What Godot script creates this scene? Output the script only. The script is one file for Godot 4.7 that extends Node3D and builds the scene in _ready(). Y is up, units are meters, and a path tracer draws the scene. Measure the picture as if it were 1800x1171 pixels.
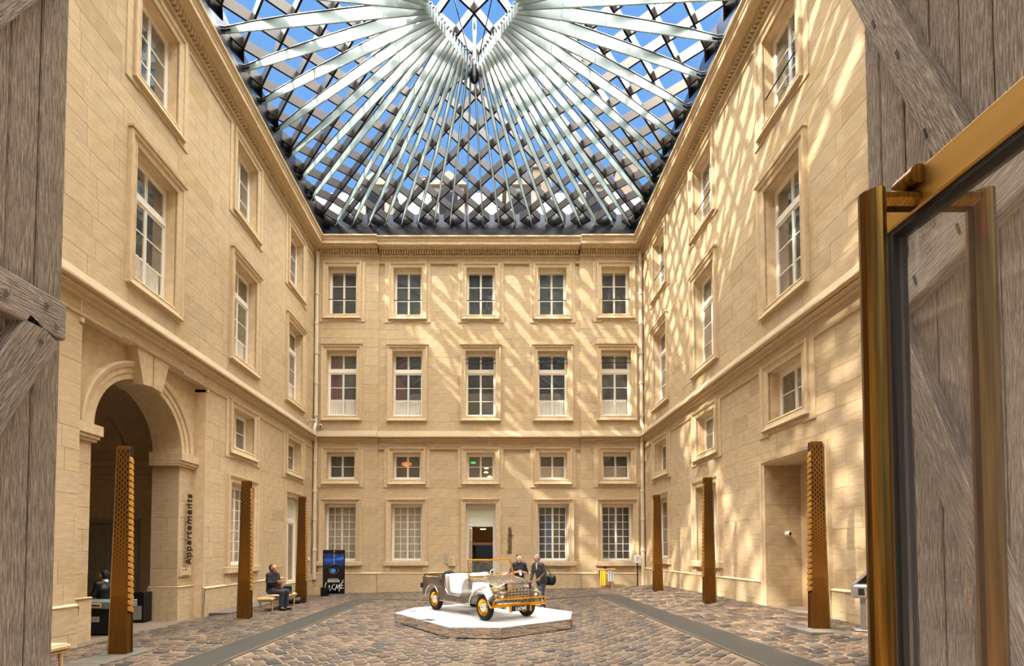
extends Node3D
# A glass-roofed stone courtyard seen from its carriage entrance. Units are metres, y is up, depth runs along -z.

const EYE := 1.875
const LX := -8.12      # left wall face
const RX := 7.15       # right wall face
const BZ := -21.8      # back wall face
const FZ := -0.4       # front wall face (behind the camera's doors)
const ROOF := 16.85

var M := {}            # materials
var T := {}            # textures
var rng := RandomNumberGenerator.new()
var used := {}
var shared := {}


func _ready() -> void:
	# camera: level verticals kept by a shifted lens
	var cam := Camera3D.new()
	cam.name = "camera"
	cam.projection = Camera3D.PROJECTION_FRUSTUM
	cam.near = 0.05
	cam.far = 300.0
	cam.size = 0.05 * 1171.0 / 830.0
	cam.frustum_offset = Vector2(0.05 * 40.0 / 830.0, 0.05 * 357.5 / 830.0)
	cam.position = Vector3(0, EYE, 0)
	cam.rotation.x = deg_to_rad(1.7)
	add_child(cam)
	cam.current = true
	# sky, exposure
	var we := WorldEnvironment.new()
	we.name = "environment"
	var env := Environment.new()
	env.background_mode = Environment.BG_SKY
	var sky := Sky.new()
	var sm := ProceduralSkyMaterial.new()
	sm.sky_top_color = Color(0.44, 0.67, 0.95)
	sm.sky_horizon_color = Color(0.74, 0.86, 0.97)
	sm.sky_curve = 0.25
	sm.ground_bottom_color = Color(0.55, 0.50, 0.44)
	sm.ground_horizon_color = Color(0.72, 0.70, 0.66)
	sm.sun_angle_max = 30.0
	sm.sky_energy_multiplier = 0.9
	sky.sky_material = sm
	env.sky = sky
	env.background_energy_multiplier = 1.0
	env.tonemap_mode = Environment.TONE_MAPPER_LINEAR
	env.tonemap_exposure = 1.34
	env.sdfgi_enabled = true
	env.ssao_enabled = true
	env.ssil_enabled = true
	we.environment = env
	add_child(we)
	# sun
	var sun := DirectionalLight3D.new()
	sun.name = "sun"
	sun.light_color = Color(1.0, 0.95, 0.88)
	sun.light_energy = 2.7
	sun.light_angular_distance = 1.0
	sun.shadow_enabled = true
	add_child(sun)
	sun.look_at_from_position(Vector3.ZERO, Vector3(0.56, -0.78, -0.27), Vector3.UP)
	# the bright haze round the sun: one very soft light from the open sky
	var haze := DirectionalLight3D.new()
	haze.name = "sky_haze"
	haze.light_color = Color(1.0, 0.98, 0.95)
	haze.light_energy = 11.5
	haze.light_angular_distance = 92.0
	haze.sky_mode = DirectionalLight3D.SKY_MODE_LIGHT_ONLY
	haze.shadow_enabled = true
	add_child(haze)
	haze.look_at_from_position(Vector3.ZERO, Vector3(-0.04, -1.0, -0.07), Vector3.FORWARD)
	rng.seed = 20240
	make_materials()
	build_back_wall()
	build_side_walls()
	build_floor()
	build_roof()
	build_entrance()
	build_platform()
	build_car()
	build_things()
	build_people()

# ------------------------------------------------------------------ mesh builder (faces given counter-clockwise seen from outside)
class Mb:
	var v := PackedVector3Array()
	var n := PackedVector3Array()
	var c := PackedColorArray()
	var uv := PackedVector2Array()
	var col := Color(1, 1, 1)
	var xf := Transform3D()
	var with_col := false
	var with_uv := false

	func tri(a: Vector3, b: Vector3, d: Vector3) -> void:
		var nn := (b - a).cross(d - a)
		if nn.length_squared() < 1e-16:
			return
		nn = nn.normalized()
		trin(a, b, d, nn, nn, nn)

	func trin(a: Vector3, b: Vector3, d: Vector3, na: Vector3, nb: Vector3, nd: Vector3) -> void:
		v.append(xf * a); v.append(xf * d); v.append(xf * b)
		n.append((xf.basis * na).normalized()); n.append((xf.basis * nd).normalized()); n.append((xf.basis * nb).normalized())
		if with_col:
			c.append(col); c.append(col); c.append(col)

	func quad(a: Vector3, b: Vector3, d: Vector3, e: Vector3) -> void:
		tri(a, b, d)
		tri(a, d, e)

	func quadn(a: Vector3, b: Vector3, d: Vector3, e: Vector3, na: Vector3, nb: Vector3, nd: Vector3, ne: Vector3) -> void:
		trin(a, b, d, na, nb, nd)
		trin(a, d, e, na, nd, ne)

	func quaduv(a: Vector3, b: Vector3, d: Vector3, e: Vector3) -> void:   # texture upright: a bottom left, b bottom right
		with_uv = true
		quad(a, b, d, e)
		for q in [Vector2(0, 1), Vector2(1, 0), Vector2(1, 1), Vector2(0, 1), Vector2(0, 0), Vector2(1, 0)]:
			uv.append(q)

	func hexa(p: Array) -> void:   # 8 corners: bottom ring 0-3 (counter-clockwise from above), top ring 4-7
		quad(p[3], p[2], p[1], p[0])
		quad(p[4], p[5], p[6], p[7])
		for i in 4:
			var j := (i + 1) % 4
			quad(p[i], p[j], p[j + 4], p[i + 4])

	func box(lo: Vector3, hi: Vector3) -> void:
		hexa([Vector3(lo.x, lo.y, hi.z), Vector3(hi.x, lo.y, hi.z), Vector3(hi.x, lo.y, lo.z), Vector3(lo.x, lo.y, lo.z),
			Vector3(lo.x, hi.y, hi.z), Vector3(hi.x, hi.y, hi.z), Vector3(hi.x, hi.y, lo.z), Vector3(lo.x, hi.y, lo.z)])

	func cbox(at: Vector3, s: Vector3) -> void:
		box(at - s / 2, at + s / 2)

	func rbox(lo: Vector3, hi: Vector3, b: float) -> void:   # all edges chamfered
		var x := [lo.x, hi.x]; var y := [lo.y, hi.y]; var z := [lo.z, hi.z]
		var sg := [1.0, -1.0]
		var P := func(i, j, k, ax): # corner pulled in on the axes other than ax
			return Vector3(x[i] + (0.0 if ax == 0 else b * sg[i]), y[j] + (0.0 if ax == 1 else b * sg[j]), z[k] + (0.0 if ax == 2 else b * sg[k]))
		quad(P.call(1, 0, 1, 0), P.call(1, 0, 0, 0), P.call(1, 1, 0, 0), P.call(1, 1, 1, 0))
		quad(P.call(0, 0, 0, 0), P.call(0, 0, 1, 0), P.call(0, 1, 1, 0), P.call(0, 1, 0, 0))
		quad(P.call(0, 1, 1, 1), P.call(1, 1, 1, 1), P.call(1, 1, 0, 1), P.call(0, 1, 0, 1))
		quad(P.call(0, 0, 0, 1), P.call(1, 0, 0, 1), P.call(1, 0, 1, 1), P.call(0, 0, 1, 1))
		quad(P.call(0, 0, 1, 2), P.call(1, 0, 1, 2), P.call(1, 1, 1, 2), P.call(0, 1, 1, 2))
		quad(P.call(1, 0, 0, 2), P.call(0, 0, 0, 2), P.call(0, 1, 0, 2), P.call(1, 1, 0, 2))
		var mid := (lo + hi) / 2
		for i in 2:
			for j in 2:
				face(mid, [P.call(i, j, 0, 0), P.call(i, j, 1, 0), P.call(i, j, 1, 1), P.call(i, j, 0, 1)])
				face(mid, [P.call(i, 0, j, 0), P.call(i, 1, j, 0), P.call(i, 1, j, 2), P.call(i, 0, j, 2)])
				face(mid, [P.call(0, i, j, 1), P.call(1, i, j, 1), P.call(1, i, j, 2), P.call(0, i, j, 2)])
				for k in 2:
					face(mid, [P.call(i, j, k, 0), P.call(i, j, k, 1), P.call(i, j, k, 2)])

	func face(mid: Vector3, p: Array) -> void:   # a convex face turned away from mid
		var nn: Vector3 = (p[1] - p[0]).cross(p[2] - p[0])
		var flip: bool = nn.dot(p[0] - mid) < 0.0
		for i in range(1, p.size() - 1):
			if flip:
				tri(p[0], p[i + 1], p[i])
			else:
				tri(p[0], p[i], p[i + 1])

	func beam(a: Vector3, b: Vector3, w: float, h: float, up := Vector3.UP) -> void:   # box from a to b, w across, h along up
		var d := (b - a).normalized()
		var s := d.cross(up).normalized()
		var u := s.cross(d).normalized()
		s *= w / 2
		u *= h / 2
		var p := [a - s - u, a + s - u, a + s + u, a - s + u, b - s - u, b + s - u, b + s + u, b - s + u]
		quad(p[3], p[2], p[1], p[0])
		quad(p[4], p[5], p[6], p[7])
		for i in 4:
			var j := (i + 1) % 4
			quad(p[i], p[j], p[j + 4], p[i + 4])

	func tube(pts: Array, r, sides := 8, caps := true, closed := false) -> void:
		var rings := []
		var nrm := []
		var m := pts.size()
		var ref := Vector3.UP
		for i in m:
			var d: Vector3
			if closed:
				d = (pts[(i + 1) % m] - pts[(i + m - 1) % m]).normalized()
			else:
				d = (pts[mini(i + 1, m - 1)] - pts[maxi(i - 1, 0)]).normalized()
			if i == 0:
				ref = Vector3.UP if absf(d.y) < 0.9 else Vector3.RIGHT
			var s := d.cross(ref).normalized()
			var u := s.cross(d).normalized()
			ref = u
			var rr: float = r[i] if r is Array else r
			var ring := []
			var rn := []
			for k in sides:
				var a := TAU * k / sides
				var q := s * cos(a) + u * sin(a)
				rn.append(q)
				ring.append(pts[i] + q * rr)
			rings.append(ring)
			nrm.append(rn)
		var last := m if closed else m - 1
		for i in last:
			var j := (i + 1) % m
			for k in sides:
				var l := (k + 1) % sides
				quadn(rings[i][l], rings[i][k], rings[j][k], rings[j][l], nrm[i][l], nrm[i][k], nrm[j][k], nrm[j][l])
		if caps and not closed:
			for k in range(1, sides - 1):
				tri(rings[0][0], rings[0][k], rings[0][k + 1])
				tri(rings[m - 1][0], rings[m - 1][k + 1], rings[m - 1][k])

	func lathe(prof: Array, sides := 20, flat := false) -> void:   # Vector2(radius, height), going up the outside
		var ns := []
		for i in prof.size() - 1:
			var d: Vector2 = prof[i + 1] - prof[i]
			ns.append(Vector2(d.y, -d.x).normalized())
		for k in sides:
			var a := TAU * k / sides
			var b := TAU * (k + 1) / sides
			var da := Vector3(cos(a), 0, -sin(a))
			var db := Vector3(cos(b), 0, -sin(b))
			for i in prof.size() - 1:
				var p: Vector2 = prof[i]
				var q: Vector2 = prof[i + 1]
				var e: Vector2 = ns[i]
				var n0 := da * e.x + Vector3.UP * e.y
				var n1 := db * e.x + Vector3.UP * e.y
				if flat:
					n0 = (n0 + n1).normalized()
					n1 = n0
				var A := da * p.x + Vector3.UP * p.y
				var B := db * p.x + Vector3.UP * p.y
				var C := db * q.x + Vector3.UP * q.y
				var D := da * q.x + Vector3.UP * q.y
				if p.x > 1e-6:
					trin(A, B, C, n0, n1, n1)
				if q.x > 1e-6:
					trin(A, C, D, n0, n1, n0)

	func prism(poly: PackedVector2Array, z0: float, z1: float) -> void:   # outline in x, y; from z0 to z1
		var p := poly.duplicate()
		if Geometry2D.is_polygon_clockwise(p):
			p.reverse()
		var t := Geometry2D.triangulate_polygon(p)
		for i in range(0, t.size(), 3):
			var a := p[t[i]]; var b := p[t[i + 1]]; var d := p[t[i + 2]]
			if (b - a).cross(d - a) < 0:
				var w := b
				b = d
				d = w
			tri(Vector3(a.x, a.y, z1), Vector3(b.x, b.y, z1), Vector3(d.x, d.y, z1))
			tri(Vector3(a.x, a.y, z0), Vector3(d.x, d.y, z0), Vector3(b.x, b.y, z0))
		for i in p.size():
			var a := p[i]
			var b := p[(i + 1) % p.size()]
			quad(Vector3(a.x, a.y, z0), Vector3(b.x, b.y, z0), Vector3(b.x, b.y, z1), Vector3(a.x, a.y, z1))

	func frame(u0: float, u1: float, v0: float, v1: float, prof: Array, sides := [true, true, true, true]) -> void:
		# moulded frame round an opening: profile points (outward from the opening, height n), mitred; sides: bottom, right, top, left
		for i in prof.size() - 1:
			var a: Vector2 = prof[i]
			var b: Vector2 = prof[i + 1]
			var ra := [Vector3(u0 - a.x, v0 - a.x, a.y), Vector3(u1 + a.x, v0 - a.x, a.y), Vector3(u1 + a.x, v1 + a.x, a.y), Vector3(u0 - a.x, v1 + a.x, a.y)]
			var rb := [Vector3(u0 - b.x, v0 - b.x, b.y), Vector3(u1 + b.x, v0 - b.x, b.y), Vector3(u1 + b.x, v1 + b.x, b.y), Vector3(u0 - b.x, v1 + b.x, b.y)]
			if not sides[0]:
				for q in 2:
					ra[q].y = v0
					rb[q].y = v0
			for k in 4:
				if sides[k]:
					var l := (k + 1) % 4
					quad(rb[k], rb[l], ra[l], ra[k])

	func strip(u0: float, u1: float, prof: Array) -> void:   # profile points (n, v) going up the outside, swept along u
		for i in prof.size() - 1:
			var a: Vector2 = prof[i]
			var b: Vector2 = prof[i + 1]
			quad(Vector3(u0, a.y, a.x), Vector3(u1, a.y, a.x), Vector3(u1, b.y, b.x), Vector3(u0, b.y, b.x))
		for i in range(1, prof.size() - 1):
			var a: Vector2 = prof[0]; var b: Vector2 = prof[i]; var d: Vector2 = prof[i + 1]
			tri(Vector3(u1, a.y, a.x), Vector3(u1, d.y, d.x), Vector3(u1, b.y, b.x))
			tri(Vector3(u0, a.y, a.x), Vector3(u0, b.y, b.x), Vector3(u0, d.y, d.x))

	func sphere(at: Vector3, r: Vector3, rows := 8, cols := 12) -> void:
		for i in rows:
			var t0 := PI * i / rows - PI / 2
			var t1 := PI * (i + 1) / rows - PI / 2
			for k in cols:
				var a := TAU * k / cols
				var b := TAU * (k + 1) / cols
				var q := [Vector3(cos(t0) * cos(a), sin(t0), -cos(t0) * sin(a)), Vector3(cos(t0) * cos(b), sin(t0), -cos(t0) * sin(b)), Vector3(cos(t1) * cos(b), sin(t1), -cos(t1) * sin(b)), Vector3(cos(t1) * cos(a), sin(t1), -cos(t1) * sin(a))]
				var nn := []
				for e in q:
					nn.append((e / r).normalized())
				if i > 0:
					trin(at + q[0] * r, at + q[1] * r, at + q[2] * r, nn[0], nn[1], nn[2])
				if i < rows - 1:
					trin(at + q[0] * r, at + q[2] * r, at + q[3] * r, nn[0], nn[2], nn[3])

	func mesh() -> ArrayMesh:
		var m := ArrayMesh.new()
		if v.is_empty():
			return m
		var a := []
		a.resize(Mesh.ARRAY_MAX)
		a[Mesh.ARRAY_VERTEX] = v
		a[Mesh.ARRAY_NORMAL] = n
		if with_col:
			a[Mesh.ARRAY_COLOR] = c
		if with_uv:
			a[Mesh.ARRAY_TEX_UV] = uv
		m.add_surface_from_arrays(Mesh.PRIMITIVE_TRIANGLES, a)
		return m

# ------------------------------------------------------------------ objects
func numbered(called: String) -> String:
	var k: int = used.get(called, 0)
	used[called] = k + 1
	return called if k == 0 else "%s_%03d" % [called, k]

func put(parent: Node, called: String, what, m: Material, at := Transform3D()) -> MeshInstance3D:
	var o := MeshInstance3D.new()
	o.name = numbered(called) if parent == self else called
	o.mesh = what.mesh() if what is Mb else what
	o.material_override = m
	o.transform = at
	parent.add_child(o, true)
	return o

func thing(called: String, label: String, category: String, at := Vector3.ZERO, turn := 0.0, group := "") -> Node3D:
	var o := Node3D.new()
	o.name = numbered(called)
	add_child(o, true)
	o.position = at
	o.rotation.y = turn
	return tag(o, label, category, group)

func tag(o: Node3D, label: String, category: String, group := "") -> Node3D:
	o.set_meta("label", label)
	o.set_meta("category", category)
	if group:
		o.set_meta("group", group)
	return o

func struct(called: String, label: String, at := Transform3D()) -> Node3D:
	var o := Node3D.new()
	o.name = numbered(called)
	add_child(o, true)
	o.transform = at
	o.set_meta("kind", "structure")
	o.set_meta("label", label)
	return o

func stuff(o: Node3D) -> Node3D:
	o.set_meta("kind", "stuff")
	return o

func mb() -> Mb:
	return Mb.new()

func rnd(a: float, b: float) -> float:
	return rng.randf_range(a, b)

# ------------------------------------------------------------------ textures and materials
func noise_tex(called: String, freq: float, oct: int, lo: Color, hi: Color, kind := FastNoiseLite.TYPE_SIMPLEX_SMOOTH, size := 512, sd := 1) -> Texture2D:
	var f := FastNoiseLite.new()
	f.noise_type = kind
	f.seed = sd
	f.frequency = freq
	f.fractal_octaves = oct
	var t := NoiseTexture2D.new()
	t.width = size
	t.height = size
	t.seamless = true
	t.noise = f
	var g := Gradient.new()
	g.set_color(0, lo)
	g.set_color(1, hi)
	t.color_ramp = g
	T[called] = t
	return t

func mat(called: String, c: Color, rough := 0.7, metal := 0.0) -> StandardMaterial3D:
	var m := StandardMaterial3D.new()
	m.resource_name = called
	m.albedo_color = c
	m.roughness = rough
	m.metallic = metal
	M[called] = m
	return m

func tri_tex(m: StandardMaterial3D, t: Texture2D, s: Vector3, world := true) -> void:
	m.albedo_texture = t
	m.uv1_triplanar = true
	m.uv1_world_triplanar = world
	m.uv1_scale = s

func bump(m: StandardMaterial3D, t: Texture2D, cm: float) -> void:
	m.heightmap_enabled = true
	m.heightmap_texture = t
	m.heightmap_scale = cm

func detail(m: StandardMaterial3D, t: Texture2D, s: Vector3, world := true) -> void:
	m.detail_enabled = true
	m.detail_albedo = t
	m.detail_blend_mode = BaseMaterial3D.BLEND_MODE_MUL
	m.detail_uv_layer = BaseMaterial3D.DETAIL_UV_2
	m.uv2_triplanar = true
	m.uv2_world_triplanar = world
	m.uv2_scale = s

func glassy(called: String, c: Color, alpha: float, rough := 0.03) -> StandardMaterial3D:
	var m := mat(called, Color(c.r, c.g, c.b, alpha), rough)
	m.transparency = BaseMaterial3D.TRANSPARENCY_ALPHA
	m.metallic_specular = 0.5
	return m

func make_materials() -> void:
	noise_tex("mottle", 0.012, 4, Color(0.89, 0.875, 0.85), Color(1, 1, 1))
	noise_tex("speck", 0.11, 4, Color(0.74, 0.715, 0.675), Color(1, 1, 1), FastNoiseLite.TYPE_SIMPLEX_SMOOTH, 512, 7)
	noise_tex("pits", 0.16, 4, Color(0, 0, 0), Color(1, 1, 1), FastNoiseLite.TYPE_SIMPLEX, 512, 3)
	noise_tex("grain", 0.03, 4, Color(0.55, 0.54, 0.53), Color(1, 1, 1), FastNoiseLite.TYPE_SIMPLEX_SMOOTH, 512, 11)
	noise_tex("grain_height", 0.03, 4, Color(0, 0, 0), Color(1, 1, 1), FastNoiseLite.TYPE_SIMPLEX_SMOOTH, 512, 11)
	var s := mat("stone", Color(0.92, 0.835, 0.70), 0.9)
	s.vertex_color_use_as_albedo = true
	tri_tex(s, T.mottle, Vector3(0.4, 1.9, 0.4))
	detail(s, T.speck, Vector3(1.6, 2.6, 1.6))
	bump(s, T.pits, 0.42)
	s.metallic_specular = 0.25
	s = mat("stone_trim", Color(0.93, 0.845, 0.71), 0.88)
	tri_tex(s, T.mottle, Vector3(0.7, 0.7, 0.7))
	detail(s, T.speck, Vector3(1.5, 1.5, 1.5))
	s.metallic_specular = 0.25
	var ws := mat("stone_weathered", Color(0.78, 0.70, 0.585), 0.92)
	tri_tex(ws, T.mottle, Vector3(1.3, 1.3, 1.3))
	detail(ws, T.speck, Vector3(1.5, 1.5, 1.5))
	s = mat("stone_joint", Color(0.88, 0.79, 0.65), 0.95)
	tri_tex(s, T.mottle, Vector3(0.5, 0.5, 0.5))
	s = mat("cobble", Color(1, 1, 1), 0.62)
	s.vertex_color_use_as_albedo = true
	tri_tex(s, T.speck, Vector3(1.5, 1.5, 1.5))
	detail(s, T.mottle, Vector3(1.1, 1.1, 1.1))
	bump(s, T.pits, 0.35)
	s = mat("mortar", Color(0.52, 0.46, 0.39), 0.95)
	tri_tex(s, T.speck, Vector3(1.2, 1.2, 1.2))
	s = mat("drain_metal", Color(0.27, 0.265, 0.245), 0.55, 0.2)
	tri_tex(s, T.mottle, Vector3(0.9, 0.9, 0.9))
	s = mat("pale_slab", Color(0.43, 0.41, 0.375), 0.85)
	tri_tex(s, T.speck, Vector3(1, 1, 1))
	s = mat("oak", Color(0.84, 0.79, 0.735), 0.8)
	tri_tex(s, T.grain, Vector3(8.0, 0.5, 8.0))
	bump(s, T.grain_height, 0.9)
	detail(s, T.speck, Vector3(5.0, 0.5, 5.0))
	s = mat("oak_local", Color(0.83, 0.78, 0.725), 0.8)
	tri_tex(s, T.grain, Vector3(8.0, 0.5, 8.0), false)
	bump(s, T.grain_height, 1.0)
	detail(s, T.speck, Vector3(5.0, 0.5, 5.0), false)
	mat("paint", Color(0.90, 0.875, 0.82), 0.45)
	mat("door_paint", Color(0.84, 0.82, 0.78), 0.5)
	mat("grey_door", Color(0.60, 0.58, 0.52), 0.55)
	mat("panel_glass", Color(0.80, 0.84, 0.74), 0.35)
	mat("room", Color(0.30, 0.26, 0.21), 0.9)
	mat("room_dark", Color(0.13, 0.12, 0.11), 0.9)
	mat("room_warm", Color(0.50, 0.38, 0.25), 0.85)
	mat("wood_light", Color(0.80, 0.66, 0.50), 0.6)
	tri_tex(M.wood_light, T.mottle, Vector3(4, 4, 0.5))
	mat("platform_white", Color(0.76, 0.755, 0.745), 0.5)
	mat("dark_caption", Color(0.22, 0.20, 0.18), 0.5)
	mat("black_coat", Color(0.07, 0.065, 0.07), 0.85)
	glassy("pane", Color(0.9, 0.95, 0.95), 0.04, 0.01)
	M.pane.metallic_specular = 0.7
	glassy("roof_pane", Color(0.92, 0.96, 1.0), 0.02, 0.0)
	M.roof_pane.metallic_specular = 0.3
	glassy("door_glass", Color(0.85, 0.85, 0.85), 0.03, 0.0)
	M.door_glass.metallic_specular = 0.9
	var fr := mat("frosted", Color(0.50, 0.565, 0.56), 0.35)
	fr.backlight_enabled = true
	fr.backlight = Color(0.62, 0.66, 0.65)
	mat("mirror_steel", Color(0.15, 0.135, 0.12), 0.28, 0.40)
	M.mirror_steel.metallic_specular = 0.28
	mat("dark_steel", Color(0.13, 0.13, 0.14), 0.35, 0.7)
	mat("edge_steel", Color(0.40, 0.40, 0.41), 0.16, 1.0)
	mat("rail_steel", Color(0.30, 0.31, 0.31), 0.3, 0.9)
	mat("steel", Color(0.62, 0.63, 0.63), 0.3, 0.9)
	var lin := func(called, a, b, c, r, me): return mat(called, Color(a, b, c), r, me)
	lin.call("bronze", 0.50, 0.355, 0.158, 0.36, 0.85)
	tri_tex(M.bronze, T.mottle, Vector3(1.2, 0.5, 1.2))
	lin.call("bronze_light", 0.52, 0.37, 0.165, 0.34, 0.85)
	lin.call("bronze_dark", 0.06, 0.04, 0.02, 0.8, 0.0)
	lin.call("brass", 0.90, 0.70, 0.38, 0.35, 0.95)
	lin.call("bronze_bar", 0.58, 0.42, 0.18, 0.28, 0.95)
	tri_tex(M.bronze_bar, T.grain, Vector3(6, 0.15, 6))
	lin.call("bronze_rail", 0.80, 0.65, 0.37, 0.36, 0.85)
	tri_tex(M.bronze_rail, T.mottle, Vector3(2, 2, 0.3))
	lin.call("gold", 0.90, 0.66, 0.16, 0.22, 0.9)
	lin.call("chrome", 0.85, 0.84, 0.82, 0.08, 1.0)
	lin.call("black", 0.035, 0.035, 0.04, 0.5, 0.0)
	lin.call("black_gloss", 0.02, 0.02, 0.025, 0.12, 0.0)
	lin.call("rubber", 0.05, 0.05, 0.055, 0.75, 0.0)
	lin.call("white", 0.86, 0.855, 0.84, 0.5, 0.0)
	lin.call("white_gloss", 0.87, 0.865, 0.85, 0.22, 0.0)
	lin.call("zinc_pipe", 0.80, 0.73, 0.62, 0.6, 0.0)
	lin.call("slate", 0.27, 0.27, 0.29, 0.6, 0.0)
	lin.call("plaster", 0.46, 0.43, 0.39, 0.85, 0.0)
	lin.call("chimney", 0.42, 0.36, 0.30, 0.9, 0.0)
	lin.call("red_cloth", 0.50, 0.06, 0.09, 0.85, 0.0)
	lin.call("ink", 0.10, 0.085, 0.07, 0.6, 0.2)
	lin.call("letter", 0.20, 0.14, 0.08, 0.45, 0.5)
	lin.call("plaque", 0.80, 0.70, 0.55, 0.5, 0.0)
	lin.call("mirror", 0.90, 0.88, 0.85, 0.02, 1.0)
	lin.call("silver", 0.66, 0.66, 0.66, 0.35, 0.7)
	lin.call("yellow", 0.90, 0.74, 0.10, 0.7, 0.0)
	lin.call("sheet", 0.72, 0.72, 0.74, 0.7, 0.0)
	lin.call("blue", 0.12, 0.36, 0.66, 0.5, 0.0)
	lin.call("grey_green", 0.40, 0.45, 0.43, 0.6, 0.0)
	lin.call("skin", 0.78, 0.60, 0.51, 0.55, 0.0)
	lin.call("skin_tan", 0.68, 0.49, 0.40, 0.55, 0.0)
	lin.call("hair_dark", 0.11, 0.085, 0.07, 0.6, 0.0)
	lin.call("hair_grey", 0.47, 0.45, 0.42, 0.6, 0.0)
	lin.call("hair_red", 0.16, 0.08, 0.06, 0.6, 0.0)
	lin.call("navy", 0.045, 0.05, 0.075, 0.8, 0.0)
	lin.call("suit", 0.22, 0.20, 0.19, 0.8, 0.0)
	lin.call("jeans", 0.17, 0.26, 0.36, 0.85, 0.0)
	lin.call("dark_jeans", 0.14, 0.17, 0.20, 0.85, 0.0)
	lin.call("leather", 0.05, 0.04, 0.04, 0.55, 0.0)
	lin.call("brown_leather", 0.27, 0.15, 0.11, 0.45, 0.0)
	lin.call("shirt", 0.85, 0.86, 0.90, 0.8, 0.0)
	lin.call("plate", 0.07, 0.09, 0.12, 0.4, 0.0)
	for w in ["red_cloth", "black_coat", "navy", "suit", "jeans", "dark_jeans"]:
		M[w].rim_enabled = true
		M[w].rim = 0.4
	var ac := glassy("acrylic", Color(0.46, 0.41, 0.35), 0.46, 0.06)
	ac.metallic_specular = 0.9
	var lace := mat("lace", Color(0.95, 0.94, 0.90), 0.9)
	lace.backlight_enabled = true
	lace.backlight = Color(0.5, 0.5, 0.48)
	mat("blind", Color(0.74, 0.68, 0.58), 0.9)
	var em := mat("lamp_green", Color(0.1, 0.6, 0.25), 0.5)
	em.emission_enabled = true
	em.emission = Color(0.1, 0.85, 0.35)
	em.emission_energy_multiplier = 1.0
	em = mat("lamp_orange", Color(0.9, 0.5, 0.25), 0.6)
	em.emission_enabled = true
	em.emission = Color(1.0, 0.55, 0.25)
	em.emission_energy_multiplier = 0.6
	em = mat("lamp_warm", Color(1, 0.9, 0.7), 0.5)
	em.emission_enabled = true
	em.emission = Color(1.0, 0.86, 0.6)
	em.emission_energy_multiplier = 1.6

# ------------------------------------------------------------------ wall frames: local x along the wall, y up, z out of the wall into the court
func frame_back() -> Transform3D:
	return Transform3D(Basis.IDENTITY, Vector3(0, 0, BZ))

func frame_left() -> Transform3D:   # u = depth
	return Transform3D(Basis(Vector3(0, 0, -1), Vector3.UP, Vector3(1, 0, 0)), Vector3(LX, 0, 0))

func frame_right() -> Transform3D:  # u = -depth
	return Transform3D(Basis(Vector3(0, 0, 1), Vector3.UP, Vector3(-1, 0, 0)), Vector3(RX, 0, 0))

func frame_front() -> Transform3D:  # u = -x
	return Transform3D(Basis(Vector3(-1, 0, 0), Vector3.UP, Vector3(0, 0, -1)), Vector3(0, 0, FZ))

# ------------------------------------------------------------------ walls
func wall_core(u0: float, u1: float, v0: float, v1: float, ops: Array, thick := 0.6, face := -0.006) -> Mb:
	var b := mb()
	var us := [u0, u1]
	var vs := [v0, v1]
	for o in ops:
		for q in [o[0], o[1]]:
			if q > u0 and q < u1:
				us.append(q)
		for q in [o[2], o[3]]:
			if q > v0 and q < v1:
				vs.append(q)
	us = distinct(us)
	vs = distinct(vs)
	var nu := us.size() - 1
	var nv := vs.size() - 1
	var solid := func(i, j):
		if i < 0 or j < 0 or i >= nu or j >= nv:
			return false
		var cu: float = (us[i] + us[i + 1]) / 2
		var cv: float = (vs[j] + vs[j + 1]) / 2
		for o in ops:
			if cu > o[0] and cu < o[1] and cv > o[2] and cv < o[3]:
				return false
		return true
	for i in nu:
		for j in nv:
			if us[i + 1] - us[i] < 1e-5 or vs[j + 1] - vs[j] < 1e-5 or not solid.call(i, j):
				continue
			var a: float = us[i]; var d: float = us[i + 1]; var e: float = vs[j]; var g: float = vs[j + 1]
			var k := face - thick
			b.quad(Vector3(a, e, face), Vector3(d, e, face), Vector3(d, g, face), Vector3(a, g, face))
			b.quad(Vector3(d, e, k), Vector3(a, e, k), Vector3(a, g, k), Vector3(d, g, k))
			if not solid.call(i - 1, j):
				b.quad(Vector3(a, e, k), Vector3(a, e, face), Vector3(a, g, face), Vector3(a, g, k))
			if not solid.call(i + 1, j):
				b.quad(Vector3(d, e, face), Vector3(d, e, k), Vector3(d, g, k), Vector3(d, g, face))
			if not solid.call(i, j - 1):
				b.quad(Vector3(a, e, k), Vector3(d, e, k), Vector3(d, e, face), Vector3(a, e, face))
			if not solid.call(i, j + 1):
				b.quad(Vector3(a, g, face), Vector3(d, g, face), Vector3(d, g, k), Vector3(a, g, k))
	return b

func distinct(a: Array) -> Array:
	a.sort()
	var out := [a[0]]
	for x in a:
		if x - out.back() > 1e-4:
			out.append(x)
	return out

func stone_tone() -> Color:
	var k := rnd(0.91, 1.05)
	var w := rnd(-0.03, 0.03)
	if rng.randf() < 0.07:
		k *= 0.9
		w += 0.05
	return Color(k * (1.0 + w * 0.4), k, k * (1.0 - w * 1.6))

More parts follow.
